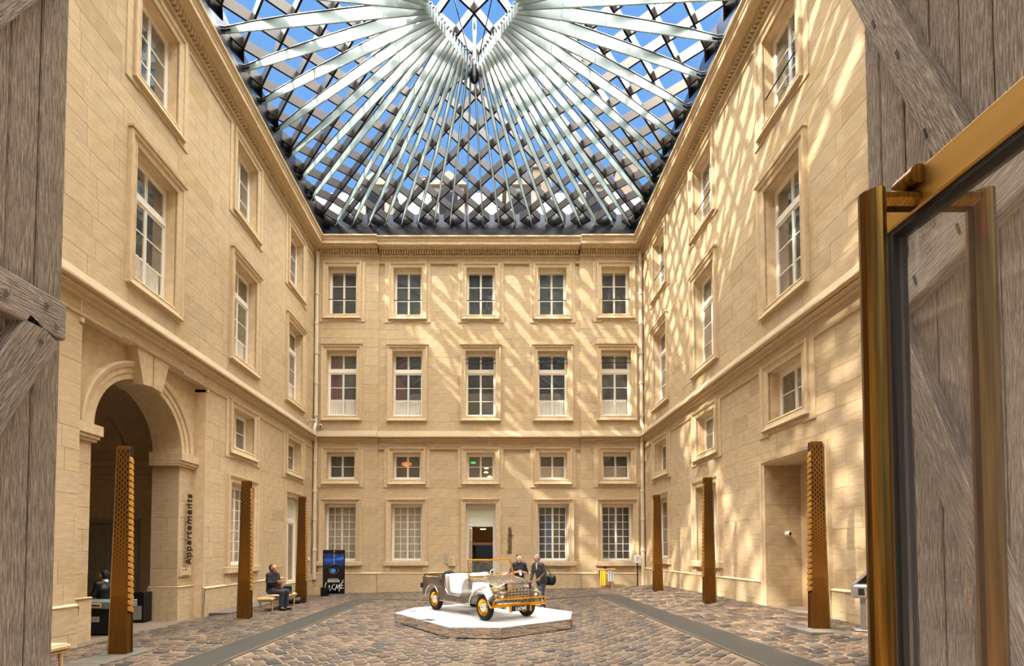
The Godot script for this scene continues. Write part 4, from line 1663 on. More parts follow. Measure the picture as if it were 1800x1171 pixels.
func surrounding_roofs() -> void:
	var rf := struct("roof_1", "grey slate mansard roof rising behind the far facade")
	var b := mb()
	b.hexa([Vector3(-10, 16.6, -22.5), Vector3(9, 16.6, -22.5), Vector3(9, 16.6, -30), Vector3(-10, 16.6, -30), Vector3(-10, 20.6, -24.2), Vector3(9, 20.6, -24.2), Vector3(9, 20.6, -30), Vector3(-10, 20.6, -30)])
	put(rf, "slate_slope", b, M.slate)
	for x in [-5.6, -2.0, 1.6, 5.2]:
		b = mb()
		b.box(Vector3(x - 0.75, 17.4, -24.2), Vector3(x + 0.75, 19.8, -22.7))
		b.prism(PackedVector2Array([Vector2(x - 0.95, 19.8), Vector2(x + 0.95, 19.8), Vector2(x, 20.5)]), -24.4, -22.6)
		var dm := put(rf, "dormer", b, M.plaster)
		b = mb()
		b.box(Vector3(x - 0.45, 17.8, -22.72), Vector3(x + 0.45, 19.5, -22.68))
		put(dm, "dormer_window", b, M.black_gloss)
	for q in [[2.9, 23.0], [-3.6, 22.2], [7.6, 23.4]]:
		b = mb()
		b.rbox(Vector3(q[0] - 0.5, 20.4, -26.2), Vector3(q[0] + 0.5, q[1], -25.2), 0.03)
		b.rbox(Vector3(q[0] - 0.58, q[1] - 0.25, -26.28), Vector3(q[0] + 0.58, q[1] - 0.1, -25.12), 0.02)
		var ch := put(rf, "chimney", b, M.chimney)
		for k in 3:
			b = mb()
			b.lathe([Vector2(0.1, 0), Vector2(0.1, 0.4), Vector2(0.12, 0.4), Vector2(0.12, 0.46), Vector2(0.0, 0.46)], 8)
			put(ch, "chimney_pot", b, M.chimney, Transform3D(Basis.IDENTITY, Vector3(q[0] - 0.3 + 0.3 * k, q[1], -25.7)))
	for s in [-1, 1]:
		rf = struct("roof_%d" % (2 if s < 0 else 3), "grey slate roof behind the %s facade" % ("left" if s < 0 else "right"))
		b = mb()
		var x0: float = LX - 0.6 if s < 0 else RX + 0.6
		var x1: float = x0 + 1.6 * s
		var x2: float = x0 + 6.0 * s
		var h := 19.2 if s < 0 else 18.6
		b.face(Vector3(x2, 16, -12), [Vector3(x0, 16.6, 0), Vector3(x0, 16.6, -24), Vector3(x1, h, -24), Vector3(x1, h, 0)])
		b.face(Vector3(x2, 16, -12), [Vector3(x1, h, 0), Vector3(x1, h, -24), Vector3(x2, h + 0.7, -24), Vector3(x2, h + 0.7, 0)])
		b.face(Vector3(x1, 17, -12), [Vector3(x0, 16.6, -24), Vector3(x2, 16.6, -24), Vector3(x2, h + 0.7, -24), Vector3(x1, h, -24)])
		b.face(Vector3(x1, 17, -12), [Vector3(x0, 16.6, 0), Vector3(x2, 16.6, 0), Vector3(x2, h + 0.7, 0), Vector3(x1, h, 0)])
		b.face(Vector3(x0, 17, -12), [Vector3(x2, 16.6, 0), Vector3(x2, 16.6, -24), Vector3(x2, h + 0.7, -24), Vector3(x2, h + 0.7, 0)])
		put(rf, "slate_slope", b, M.slate)
		for k in 3:
			var z := -9.0 - 4.5 * k
			b = mb()
			b.box(Vector3(minf(x0 + 0.1 * s, x1), 17.2, z - 0.7), Vector3(maxf(x0 + 0.1 * s, x1), h - 0.2, z + 0.7))
			put(rf, "dormer", b, M.plaster)

# ------------------------------------------------------------------ bronze pylons
func pylon(x: float, z: float, left: bool, label: String) -> void:
	# a tapering bronze shaft; its front is pierced with lozenges that shrink downwards, its court-side edge carries a row of wedge teeth
	var t := thing("pylon", label, "light column", Vector3(x, ground(x, z) + (0.02 if z < -9.0 else 0.015), z), 0.0, "bronze pylons along the court sides")
	var m := 1.0 if left else -1.0
	var H := 3.49
	var S := func(h: float): return lerpf(1.0, 0.66, h / H)
	# outline at the foot, mirrored for the right row: front, teeth slot on the court side, back, outer chamfers
	var out := [Vector2(-0.15, 0.075), Vector2(0.155, 0.075), Vector2(0.155, 0.062), Vector2(0.142, 0.062), Vector2(0.142, -0.05), Vector2(0.155, -0.05), Vector2(0.155, -0.065), Vector2(-0.17, -0.065), Vector2(-0.215, -0.03), Vector2(-0.215, 0.015)]
	var P := func(q: Vector2, h: float): return Vector3(q.x * m * S.call(h), h, q.y * S.call(h))
	var lo := 0.95
	var b := mb()
	for i in out.size():
		var p: Vector2 = out[i]
		var q: Vector2 = out[(i + 1) % out.size()]
		var top := H
		if i == 0 or i == 9:
			top = lo   # pierced above
		if m > 0:
			b.quad(P.call(p, 0), P.call(q, 0), P.call(q, top), P.call(p, top))
		else:
			b.quad(P.call(q, 0), P.call(p, 0), P.call(p, top), P.call(q, top))
	var cap := []
	for q in out:
		cap.append(P.call(q, H))
	for i in 10:
		var j := (i + 1) % 10
		if m > 0:
			b.tri(P.call(Vector2(0, 0), H), cap[i], cap[j])
		else:
			b.tri(P.call(Vector2(0, 0), H), cap[j], cap[i])
	put(t, "shaft", b, M.bronze)
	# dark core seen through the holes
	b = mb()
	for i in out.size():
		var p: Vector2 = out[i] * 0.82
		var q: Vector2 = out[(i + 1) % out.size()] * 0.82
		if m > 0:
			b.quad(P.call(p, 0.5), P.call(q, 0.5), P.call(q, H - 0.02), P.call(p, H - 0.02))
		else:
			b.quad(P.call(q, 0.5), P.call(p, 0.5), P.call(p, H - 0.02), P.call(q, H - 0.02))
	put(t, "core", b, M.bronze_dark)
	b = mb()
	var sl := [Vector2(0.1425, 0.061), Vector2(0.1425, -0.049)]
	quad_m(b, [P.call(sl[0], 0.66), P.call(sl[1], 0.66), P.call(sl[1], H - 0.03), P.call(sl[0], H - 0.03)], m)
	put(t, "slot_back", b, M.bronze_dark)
	for face in 2:
		var A: Vector2 = out[0] if face == 0 else out[9]
		var B: Vector2 = out[1] if face == 0 else out[0]
		var cols := 5 if face == 0 else 2
		b = mb()
		var rows := 33
		for i in cols:
			for j in range(-1, rows):
				var st := 0.5 if i % 2 else 0.0
				var h0: float = row_at(lo, H - 0.04, (j + st) / rows)
				var h1: float = row_at(lo, H - 0.04, (j + 1 + st) / rows)
				if h1 - h0 < 0.005:
					continue
				var hm := (h0 + h1) / 2
				var open := clampf((hm - 1.0) / 1.5, 0.0, 1.0)
				var a := float(i) / cols
				var d := float(i + 1) / cols
				var c: Vector2 = A.lerp(B, (a + d) / 2)
				var l: Vector2 = A.lerp(B, a)
				var r: Vector2 = A.lerp(B, d)
				var k := (0.16 + 0.7 * open) if hm > 1.12 else 0.0
				if (j < 0 or j == rows - 1) and st > 0.0:
					k = 0.0
				var ph := [P.call(l, h0), P.call(r, h0), P.call(r, h1), P.call(l, h1)]
				if k == 0.0:
					quad_m(b, ph, m)
					continue
				var kx := k * 0.92
				var w := [P.call(c, lerpf(hm, h0, k)), P.call(c.lerp(r, kx), hm), P.call(c, lerpf(hm, h1, k)), P.call(c.lerp(l, kx), hm)]
				var mids := [P.call(c, h0), P.call(r, hm), P.call(c, h1), P.call(l, hm)]
				for e in 4:
					var f := (e + 1) % 4
					quad_m(b, [mids[e], ph[f], mids[f], w[f]], m)
					tri_m(b, mids[e], w[f], w[e], m)
		put(t, "pierced_panel", b, M.bronze_light)
	b = mb()
	var rim := []
	for q in [out[0], out[1]]:
		rim.append(P.call(q, H - 0.02))
	b.beam(rim[0], rim[1], 0.02, 0.045)
	put(t, "top_rim", b, M.bronze_light)
	# teeth
	var n := 25
	for i in n:
		var h := 0.72 + (H - 0.86) * i / n
		var s: float = S.call(h)
		b = mb()
		var hh := 0.056
		var q := [Vector3(0.142, 0.0, 0.060), Vector3(0.142, hh, 0.060), Vector3(0.190, -0.040, -0.040), Vector3(0.190, hh * 0.1, -0.040), Vector3(0.142, 0.0, -0.048), Vector3(0.142, hh, -0.048)]
		for k in 6:
			q[k] = Vector3(q[k].x * m, q[k].y, q[k].z)
		var mid: Vector3 = (q[0] + q[1] + q[2] + q[3] + q[4] + q[5]) / 6
		b.face(mid, [q[0], q[2], q[3], q[1]])
		b.face(mid, [q[0], q[4], q[2]])
		b.face(mid, [q[1], q[3], q[5]])
		b.face(mid, [q[2], q[4], q[5], q[3]])
		put(t, "tooth", b, M.brass, Transform3D(Basis.from_scale(Vector3(s, 1.25, s)), Vector3(0, h, 0)))

func row_at(lo: float, hi: float, t: float) -> float:   # rows grow taller towards the top
	t = clampf(t, 0.0, 1.0)
	return lo + (hi - lo) * (0.62 * t + 0.38 * t * t)

func quad_m(b: Mb, p: Array, m: float) -> void:
	if m > 0:
		b.quad(p[0], p[1], p[2], p[3])
	else:
		b.quad(p[3], p[2], p[1], p[0])

func tri_m(b: Mb, p: Vector3, q: Vector3, r: Vector3, m: float) -> void:
	if m > 0:
		b.tri(p, q, r)
	else:
		b.tri(p, r, q)

# ------------------------------------------------------------------ plinth and car
func build_platform() -> void:
	var t := thing("display_platform", "low white eight-sided display platform with mirrored sides under the clear car", "platform", Vector3.ZERO)
	var h := 0.24
	var poly := PackedVector2Array()
	for q in PLAT:
		poly.append(Vector2(q.x, -q.y))   # prism in x, y; turned so that its y runs to -z
	var lay_flat := Transform3D(Basis(Vector3(1, 0, 0), Vector3(0, 0, -1), Vector3(0, 1, 0)), Vector3.ZERO)
	var b := mb()
	b.xf = lay_flat
	b.prism(poly, h - 0.012, h)
	put(t, "top_sheet", b, M.platform_white)
	for i in PLAT.size():
		var p: Vector2 = PLAT[i]
		var q: Vector2 = PLAT[(i + 1) % PLAT.size()]
		b = mb()
		var a := Vector3(p.x, 0, p.y)
		var d := Vector3(q.x, 0, q.y)
		var out := (d - a).cross(Vector3.UP).normalized()
		var th := out * -0.02
		b.hexa([a + Vector3.UP * -0.02, d + Vector3.UP * -0.02, d + th + Vector3.UP * -0.02, a + th + Vector3.UP * -0.02, a + Vector3.UP * (h - 0.012), d + Vector3.UP * (h - 0.012), d + th + Vector3.UP * (h - 0.012), a + th + Vector3.UP * (h - 0.012)])
		put(t, "mirror_side", b, M.mirror)
	b = mb()
	b.xf = lay_flat
	var foot := PackedVector2Array()
	for q in PLAT:
		foot.append(Vector2(-0.1, 12.4) + (Vector2(q.x, -q.y) - Vector2(-0.1, 12.4)) * 1.006)
	b.prism(foot, -0.03, 0.012)
	put(t, "foot_strip", b, M.black)
	for i in PLAT.size():
		var p: Vector2 = PLAT[i]
		b = mb()
		b.tube([Vector3(p.x, 0.0, p.y), Vector3(p.x, h - 0.012, p.y)], 0.0035, 6)
		put(t, "corner_joint", b, M.dark_steel)
	for q in [[-1.42, -11.15, 0.3, 0.24, -0.65], [-2.05, -12.75, 0.2, 0.08, -0.6]]:
		b = mb()
		b.rbox(Vector3(-q[2] / 2, 0, -q[3] / 2), Vector3(q[2] / 2, 0.006, q[3] / 2), 0.002)
		put(t, "caption_plate", b, M.dark_caption, Transform3D(Basis(Vector3.UP, q[4]), Vector3(q[0], h, q[1])))

func arcp(c: Vector2, r: float, a0: float, a1: float, n: int) -> Array:
	var out := []
	for i in n + 1:
		var a := deg_to_rad(lerpf(a0, a1, float(i) / n))
		out.append(c + Vector2(cos(a), sin(a)) * r)
	return out

func build_car() -> void:
	# local frame: +z forward, +x the car's left, y up from the platform
	var car := thing("car", "transparent open buggy car with gold trim and white seats on the mirrored platform", "car", Vector3(-0.27, 0.24, -12.42), deg_to_rad(35.0))
	var wb := 1.185
	var b: Mb
	# wheels
	for q in [[1, 1], [1, -1], [-1, 1], [-1, -1]]:
		wheel(car, Transform3D(Basis(Vector3(0, 0, 1), -PI / 2 * q[1]), Vector3(q[1] * 0.62, 0.303, q[0] * wb)), "wheel")
	# chassis: dark platform frame, axles, exhaust
	b = mb()
	for s in [-1, 1]:
		b.beam(Vector3(0.38 * s, 0.33, -1.7), Vector3(0.38 * s, 0.33, 1.65), 0.07, 0.08)
	b.beam(Vector3(-0.6, 0.3, wb), Vector3(0.6, 0.3, wb), 0.06, 0.06)
	b.beam(Vector3(-0.6, 0.3, -wb), Vector3(0.6, 0.3, -wb), 0.06, 0.06)
	for z in [-0.7, 0.0, 0.6]:
		b.beam(Vector3(-0.42, 0.33, z), Vector3(0.42, 0.33, z), 0.05, 0.05)
	put(car, "chassis", b, M.chrome)
	b = mb()
	b.rbox(Vector3(-0.55, 0.36, -1.7), Vector3(0.55, 0.39, 0.62), 0.01)
	put(car, "floor_pan", b, M.acrylic)
	# engine: flat twin with gold fan housing
	b = mb()
	b.rbox(Vector3(-0.2, 0.38, 1.02), Vector3(0.2, 0.66, 1.4), 0.03)
	b.tube([Vector3(-0.52, 0.48, 1.24), Vector3(0.52, 0.48, 1.24)], 0.11, 12)
	b.rbox(Vector3(-0.14, 0.4, 0.5), Vector3(0.14, 0.6, 1.02), 0.03)
	var en := put(car, "engine", b, M.chrome)
	b = mb()
	var ring := []
	for i in 17:
		var a := PI * i / 16.0
		ring.append(Vector3(0.22 * cos(a), 0.50 + 0.22 * sin(a), 1.46))
	b.tube(ring, 0.028, 6)
	b.tube([Vector3(0, 0.72, 1.45), Vector3(0, 0.78, 1.45)], 0.035, 8)
	put(en, "fan_shroud", b, M.gold)
	b = mb()
	b.tube([Vector3(-0.1, 0.7, 1.2), Vector3(-0.3, 0.74, 1.1), Vector3(-0.42, 0.6, 0.95)], 0.03, 8)
	put(en, "manifold", b, M.gold)
	b = mb()
	b.tube([Vector3(0.1, 0.7, 1.2), Vector3(0.3, 0.74, 1.1), Vector3(0.42, 0.6, 0.95)], 0.03, 8)
	put(en, "manifold", b, M.gold)
	# side bodies: ribbed clear panels from tail to door sill
	for s in [-1, 1]:
		var nm := "side_panel"
		var poly := PackedVector2Array()   # x = z (forward), y up
		for q in [Vector2(-1.74, 0.40), Vector2(-1.56, 0.40)]:
			poly.append(q)
		for q in arcp(Vector2(-wb, 0.32), 0.38, 172, 8, 12):
			poly.append(q)
		for q in [Vector2(-0.79, 0.34), Vector2(0.52, 0.34), Vector2(0.60, 0.44), Vector2(0.30, 0.50), Vector2(-0.28, 0.50), Vector2(-0.40, 0.58), Vector2(-0.47, 0.88), Vector2(-1.74, 0.88)]:
			poly.append(q)
		b = mb()
		b.xf = Transform3D(Basis(Vector3(0, 0, 1), Vector3.UP, Vector3(-1, 0, 0)), Vector3.ZERO)
		var x0 := -0.755 if s > 0 else 0.735
		b.prism(poly, x0, x0 + 0.02)
		var sp := put(car, nm, b, M.acrylic)
		# moulded ribs
		var k := mb()
		var y := 0.44
		while y < 0.86:
			var zr := -0.5 if y > 0.55 else 0.42
			var zl := -1.70
			var half := sqrt(maxf(0.0, 0.40 * 0.40 - (y - 0.32) * (y - 0.32)))
			if y < 0.71:
				k.tube([Vector3(s * 0.762, y, -wb + half + 0.03), Vector3(s * 0.762, y, zr)], 0.011, 5)
				if -wb - half - 0.03 > zl + 0.05:
					k.tube([Vector3(s * 0.762, y, zl), Vector3(s * 0.762, y, -wb - half - 0.03)], 0.011, 5)
			else:
				k.tube([Vector3(s * 0.762, y, zl), Vector3(s * 0.762, y, zr)], 0.011, 5)
			y += 0.052
		put(sp, "moulded_ribs", k, M.acrylic)
		# wheel arch lip and the curled front edge of the side
		k = mb()
		var lip := []
		for q in arcp(Vector2(-wb, 0.32), 0.385, 172, 8, 14):
			lip.append(Vector3(s * 0.765, q.y, q.x))
		k.tube(lip, 0.016, 6)
		put(sp, "arch_lip", k, M.chrome)
		k = mb()
		k.tube([Vector3(s * 0.75, 0.88, -0.47), Vector3(s * 0.76, 0.74, -0.45), Vector3(s * 0.77, 0.60, -0.40), Vector3(s * 0.77, 0.52, -0.28), Vector3(s * 0.76, 0.50, 0.3)], 0.022, 6)
		put(sp, "edge_lip", k, M.chrome)
		# copper-gold rail over the bed side
		k = mb()
		k.tube([Vector3(s * 0.73, 0.88, -1.70), Vector3(s * 0.73, 0.96, -1.66), Vector3(s * 0.73, 0.97, -1.5), Vector3(s * 0.73, 0.95, -0.75), Vector3(s * 0.73, 0.88, -0.68)], 0.016, 6)
		k.beam(Vector3(s * 0.745, 0.885, -1.74), Vector3(s * 0.745, 0.885, -0.47), 0.03, 0.02)
		put(car, "bed_rail", k, M.bronze_bar)
		# sill tube under the side
		k = mb()
		k.tube([Vector3(s * 0.72, 0.31, -0.80), Vector3(s * 0.72, 0.31, 0.72)], 0.022, 6)
		put(car, "sill_tube", k, M.chrome)
		# cowl side between door gap and wing
		b = mb()
		b.xf = Transform3D(Basis(Vector3(0, 0, 1), Vector3.UP, Vector3(-1, 0, 0)), Vector3.ZERO)
		b.prism(PackedVector2Array([Vector2(0.30, 0.36), Vector2(0.78, 0.36), Vector2(0.80, 0.62), Vector2(0.86, 0.90), Vector2(0.62, 0.96), Vector2(0.52, 0.93), Vector2(0.40, 0.80), Vector2(0.34, 0.62)]), x0 + 0.01, x0 + 0.028)
		put(car, "cowl_side", b, M.acrylic)
		# front wing: arched skin over the wheel
		b = mb()
		var up := arcp(Vector2(wb, 0.30), 0.42, 176, 20, 14)
		for i in up.size() - 1:
			var p: Vector2 = up[i]
			var q: Vector2 = up[i + 1]
			var A := Vector3(0.80 * s, p.y, p.x); var B := Vector3(0.80 * s, q.y, q.x)
			var hp := minf(p.y + 0.08, 0.80); var hq := minf(q.y + 0.08, 0.80)
			var C := Vector3(0.60 * s, maxf(hq, 0.62), q.x); var D := Vector3(0.60 * s, maxf(hp, 0.62), p.x)
			b.face(Vector3(0, 0.3, wb), [A, B, C, D])
			b.face(Vector3(0, 0.9, wb), [A + Vector3(0, -0.015, 0), B + Vector3(0, -0.015, 0), C + Vector3(0, -0.015, 0), D + Vector3(0, -0.015, 0)])
		var wing := put(car, "front_wing", b, M.acrylic)
		b = mb()
		lip = []
		for q in up:
			lip.append(Vector3(s * 0.80, q.y, q.x))
		lip.append(Vector3(s * 0.79, 0.34, 1.66))
		b.tube(lip, 0.017, 6)
		put(wing, "edge_lip", b, M.chrome)
	# tail
	b = mb()
	b.rbox(Vector3(-0.74, 0.42, -1.76), Vector3(0.74, 0.88, -1.74), 0.005)
	var tail := put(car, "tailgate", b, M.acrylic)
	b = mb()
	for i in 8:
		b.tube([Vector3(-0.7, 0.46 + i * 0.052, -1.765), Vector3(0.7, 0.46 + i * 0.052, -1.765)], 0.011, 5)
	put(tail, "moulded_ribs", b, M.acrylic)
	b = mb()
	b.rbox(Vector3(-0.80, 0.58, -1.80), Vector3(-0.70, 0.72, -1.74), 0.01)
	put(car, "tail_lamp", b, M.black)
	b = mb()
	b.rbox(Vector3(0.70, 0.58, -1.80), Vector3(0.80, 0.72, -1.74), 0.01)
	put(car, "tail_lamp", b, M.black)
	b = mb()
	b.tube([Vector3(-0.72, 0.88, -1.72), Vector3(-0.72, 0.97, -1.70), Vector3(0.72, 0.97, -1.70), Vector3(0.72, 0.88, -1.72)], 0.016, 6)
	put(car, "bed_rail", b, M.bronze_bar)
	# bonnet: a low faceted clear lid with raised ribs
	b = mb()
	var rows := [[0.66, 0.60, 0.97, 0.95], [0.95, 0.62, 0.99, 0.93], [1.30, 0.60, 0.95, 0.87], [1.58, 0.56, 0.88, 0.80], [1.66, 0.54, 0.80, 0.74]]
	for i in rows.size() - 1:
		var p: Array = rows[i]
		var q: Array = rows[i + 1]
		var xs := [-1.0, -0.55, 0.55, 1.0]
		for k in 3:
			var Y := func(r: Array, x: float): return r[2] if absf(x) < 0.9 else r[3]
			b.quad(Vector3(xs[k] * q[1], Y.call(q, xs[k]), q[0]), Vector3(xs[k + 1] * q[1], Y.call(q, xs[k + 1]), q[0]), Vector3(xs[k + 1] * p[1], Y.call(p, xs[k + 1]), p[0]), Vector3(xs[k] * p[1], Y.call(p, xs[k]), p[0]))
	var hood := put(car, "bonnet", b, M.acrylic)
	b = mb()
	for x in [-0.42, -0.26, -0.1, 0.1, 0.26, 0.42]:
		b.tube([Vector3(x, 0.985, 0.72), Vector3(x, 1.0, 0.95), Vector3(x * 0.97, 0.96, 1.30), Vector3(x * 0.9, 0.888, 1.57)], 0.013, 5)
	put(hood, "moulded_ribs", b, M.acrylic)
	b = mb()
	b.tube([Vector3(-0.56, 0.79, 1.64), Vector3(-0.3, 0.87, 1.61), Vector3(0.3, 0.87, 1.61), Vector3(0.56, 0.79, 1.64)], 0.018, 6)
	put(hood, "edge_lip", b, M.chrome)
	b = mb()
	b.tube([Vector3(-0.62, 0.95, 0.68), Vector3(-0.63, 0.93, 0.95), Vector3(-0.61, 0.87, 1.3), Vector3(-0.56, 0.80, 1.6)], 0.013, 6)
	put(hood, "edge_lip", b, M.chrome)
	b = mb()
	b.tube([Vector3(0.62, 0.95, 0.68), Vector3(0.63, 0.93, 0.95), Vector3(0.61, 0.87, 1.3), Vector3(0.56, 0.80, 1.6)], 0.013, 6)
	put(hood, "edge_lip", b, M.chrome)
	for x in [-0.36, 0.36]:
		b = mb()
		b.rbox(Vector3(x - 0.025, 0.72, 1.63), Vector3(x + 0.025, 0.88, 1.68), 0.008)
		put(car, "bonnet_strap", b, M.brown_leather)
	# front: clear mask with lamps and an open grid
	b = mb()
	b.rbox(Vector3(-0.74, 0.42, 1.62), Vector3(0.74, 0.76, 1.645), 0.006)
	put(car, "front_mask", b, M.acrylic)
	b = mb()
	for x in [-0.30, -0.2, -0.1, 0.0, 0.1, 0.2, 0.30]:
		b.tube([Vector3(x, 0.50, 1.66), Vector3(x, 0.76, 1.66)], 0.009, 5)
	for y in [0.50, 0.565, 0.63, 0.695, 0.76]:
		b.tube([Vector3(-0.32, y, 1.66), Vector3(0.32, y, 1.66)], 0.009, 5)
	put(car, "grille", b, M.chrome)
	for q in [[-0.50, 0.085], [0.50, 0.085], [-0.66, 0.045], [0.66, 0.045]]:
		b = mb()
		var r: float = q[1]
		b.lathe([Vector2(r * 0.8, -0.05), Vector2(r, 0.0), Vector2(r, 0.03), Vector2(r * 0.86, 0.035)], 18)
		var hl := put(car, "headlamp", b, M.chrome, Transform3D(Basis(Vector3.RIGHT, PI / 2), Vector3(q[0], 0.63 if r > 0.05 else 0.60, 1.65)))
		b = mb()
		b.lathe([Vector2(r * 0.86, 0.03), Vector2(r * 0.6, 0.05), Vector2(0.0, 0.06)], 18)
		put(hl, "lens", b, M.pane)
		b = mb()
		b.lathe([Vector2(0.0, -0.02), Vector2(r * 0.5, 0.0), Vector2(r * 0.85, 0.03)], 14)
		put(hl, "reflector", b, M.chrome)
	# bumper, guard and plate
	b = mb()
	b.tube([Vector3(-0.80, 0.36, 1.72), Vector3(0.80, 0.36, 1.72)], 0.02, 8)
	b.tube([Vector3(-0.80, 0.40, 1.73), Vector3(0.80, 0.40, 1.73)], 0.02, 8)
	b.tube([Vector3(-0.76, 0.38, 1.73), Vector3(-0.76, 0.50, 1.75), Vector3(-0.70, 0.53, 1.76), Vector3(0.70, 0.53, 1.76), Vector3(0.76, 0.50, 1.75), Vector3(0.76, 0.38, 1.73)], 0.018, 8)
	for x in [-0.52, -0.2, 0.0, 0.2, 0.52]:
		b.tube([Vector3(x, 0.40, 1.74), Vector3(x, 0.53, 1.76)], 0.01, 6)
	put(car, "front_bumper", b, M.gold)
	for x in [-0.30, 0.30]:
		b = mb()
		b.beam(Vector3(x, 0.37, 1.73), Vector3(x, 0.22, 1.75), 0.05, 0.02)
		put(car, "plate_bracket", b, M.gold)
	b = mb()
	b.rbox(Vector3(-0.27, 0.235, 1.74), Vector3(0.27, 0.35, 1.755), 0.004)
	var pl := put(car, "number_plate", b, M.plate)
	put(pl, "plate_lettering", text("LACMÉ", 0.10, 0.004, true), M.white, Transform3D(Basis.IDENTITY, Vector3(0, 0.292, 1.758)))
	# windscreen
	b = mb()
	var tilt := Transform3D(Basis(Vector3.RIGHT, deg_to_rad(-16)), Vector3(0, 0.99, 0.60))
	b.xf = tilt
	var fr := [Vector3(-0.69, 0, 0), Vector3(0.69, 0, 0), Vector3(0.66, 0.42, 0), Vector3(-0.66, 0.42, 0)]
	for i in 4:
		b.tube([fr[i], fr[(i + 1) % 4]], 0.021, 8)
	var ws := put(car, "windscreen_frame", b, M.gold)
	b = mb()
	b.xf = tilt
	b.quad(fr[0], fr[1], fr[2], fr[3])
	put(ws, "windscreen_pane", b, M.pane)
	b = mb()
	b.tube([Vector3(-0.3, 1.0, 0.66), Vector3(-0.05, 1.05, 0.67), Vector3(0.22, 1.06, 0.64)], 0.009, 5)
	put(ws, "wiper", b, M.chrome)
	b = mb()
	b.tube([Vector3(0.28, 1.0, 0.66), Vector3(0.42, 1.05, 0.67), Vector3(0.56, 1.06, 0.64)], 0.009, 5)
	put(ws, "wiper", b, M.chrome)
	# dash and steering
	b = mb()
	b.rbox(Vector3(-0.62, 0.84, 0.42), Vector3(0.62, 0.96, 0.58), 0.02)
	put(car, "dashboard", b, M.acrylic)
	b = mb()
	ring = []
	for i in 24:
		var a := TAU * i / 24.0
		ring.append(Vector3(0.34 + 0.19 * cos(a), 0.97 + 0.17 * sin(a), 0.30 - 0.08 * sin(a)))
	b.tube(ring, 0.012, 6, false, true)
	var wh := put(car, "steering_wheel", b, M.chrome)
	b = mb()
	b.tube([Vector3(0.34, 0.97, 0.30), Vector3(0.34, 0.72, 0.75)], 0.02, 6)
	b.tube([Vector3(0.15, 0.97, 0.30), Vector3(0.53, 0.97, 0.30)], 0.011, 5)
	put(wh, "steering_column", b, M.chrome)
	# seats
	for x in [-0.34, 0.34]:
		b = mb()
		b.rbox(Vector3(x - 0.27, 0.46, -0.40), Vector3(x + 0.27, 0.60, 0.12), 0.05)
		var st := put(car, "seat", b, M.white_gloss)
		b = mb()
		b.xf = Transform3D(Basis(Vector3.RIGHT, deg_to_rad(-12)), Vector3(x, 0.52, -0.36))
		b.rbox(Vector3(-0.29, 0, -0.10), Vector3(0.29, 0.52, 0.03), 0.05)
		put(st, "seat_back", b, M.white_gloss)
	b = mb()
	b.rbox(Vector3(-0.66, 0.42, -0.66), Vector3(0.66, 1.0, -0.58), 0.03)
	put(car, "bulkhead", b, M.white)
	# spare wheel standing in the bed
	wheel(car, Transform3D(Basis(Vector3.UP, 0.25) * Basis(Vector3.RIGHT, PI / 2 - 0.2), Vector3(-0.38, 0.78, -0.86)), "spare_wheel")

func wheel(car: Node3D, at: Transform3D, called: String) -> void:
	# a lathe about local y, outer face up
	var b := mb()
	b.lathe([Vector2(0.19, -0.065), Vector2(0.24, -0.075), Vector2(0.282, -0.06), Vector2(0.295, -0.04), Vector2(0.295, 0.04), Vector2(0.282, 0.06), Vector2(0.24, 0.075), Vector2(0.195, 0.065)], 36)
	for i in 36:
		var a := TAU * i / 36
		var d := Vector3(cos(a), 0, sin(a))
		b.beam(d * 0.294 + Vector3(0, -0.045, 0), d * 0.294 + Vector3(0, 0.045, 0), 0.03, 0.012, d)
	var w := put(car, called, b, M.rubber, at)
	b = mb()
	b.lathe([Vector2(0.19, -0.07), Vector2(0.20, -0.06), Vector2(0.17, -0.03), Vector2(0.17, 0.03), Vector2(0.205, 0.062), Vector2(0.195, 0.07), Vector2(0.16, 0.035), Vector2(0.13, 0.03), Vector2(0.115, 0.05), Vector2(0.0, 0.05)], 28)
	put(w, "rim", b, M.gold)
	b = mb()
	b.lathe([Vector2(0.11, 0.045), Vector2(0.11, 0.06), Vector2(0.09, 0.078), Vector2(0.0, 0.085)], 24)
	put(w, "hub_cap", b, M.white_gloss)
	b = mb()
	b.lathe([Vector2(0.014, 0.083), Vector2(0.014, 0.092), Vector2(0.0, 0.094)], 8)
	put(w, "hub_bolt", b, M.black)

func text(s: String, size: float, depth: float, bold := false, face := "Droid Sans") -> TextMesh:
	var t := TextMesh.new()
	var f := SystemFont.new()
	f.font_names = PackedStringArray([face])
	f.font_weight = 700 if bold else 400
	t.font = f
	t.text = s
	t.font_size = 64
	t.pixel_size = size / 64.0
	t.depth = depth
	t.curve_step = 2.0
	return t

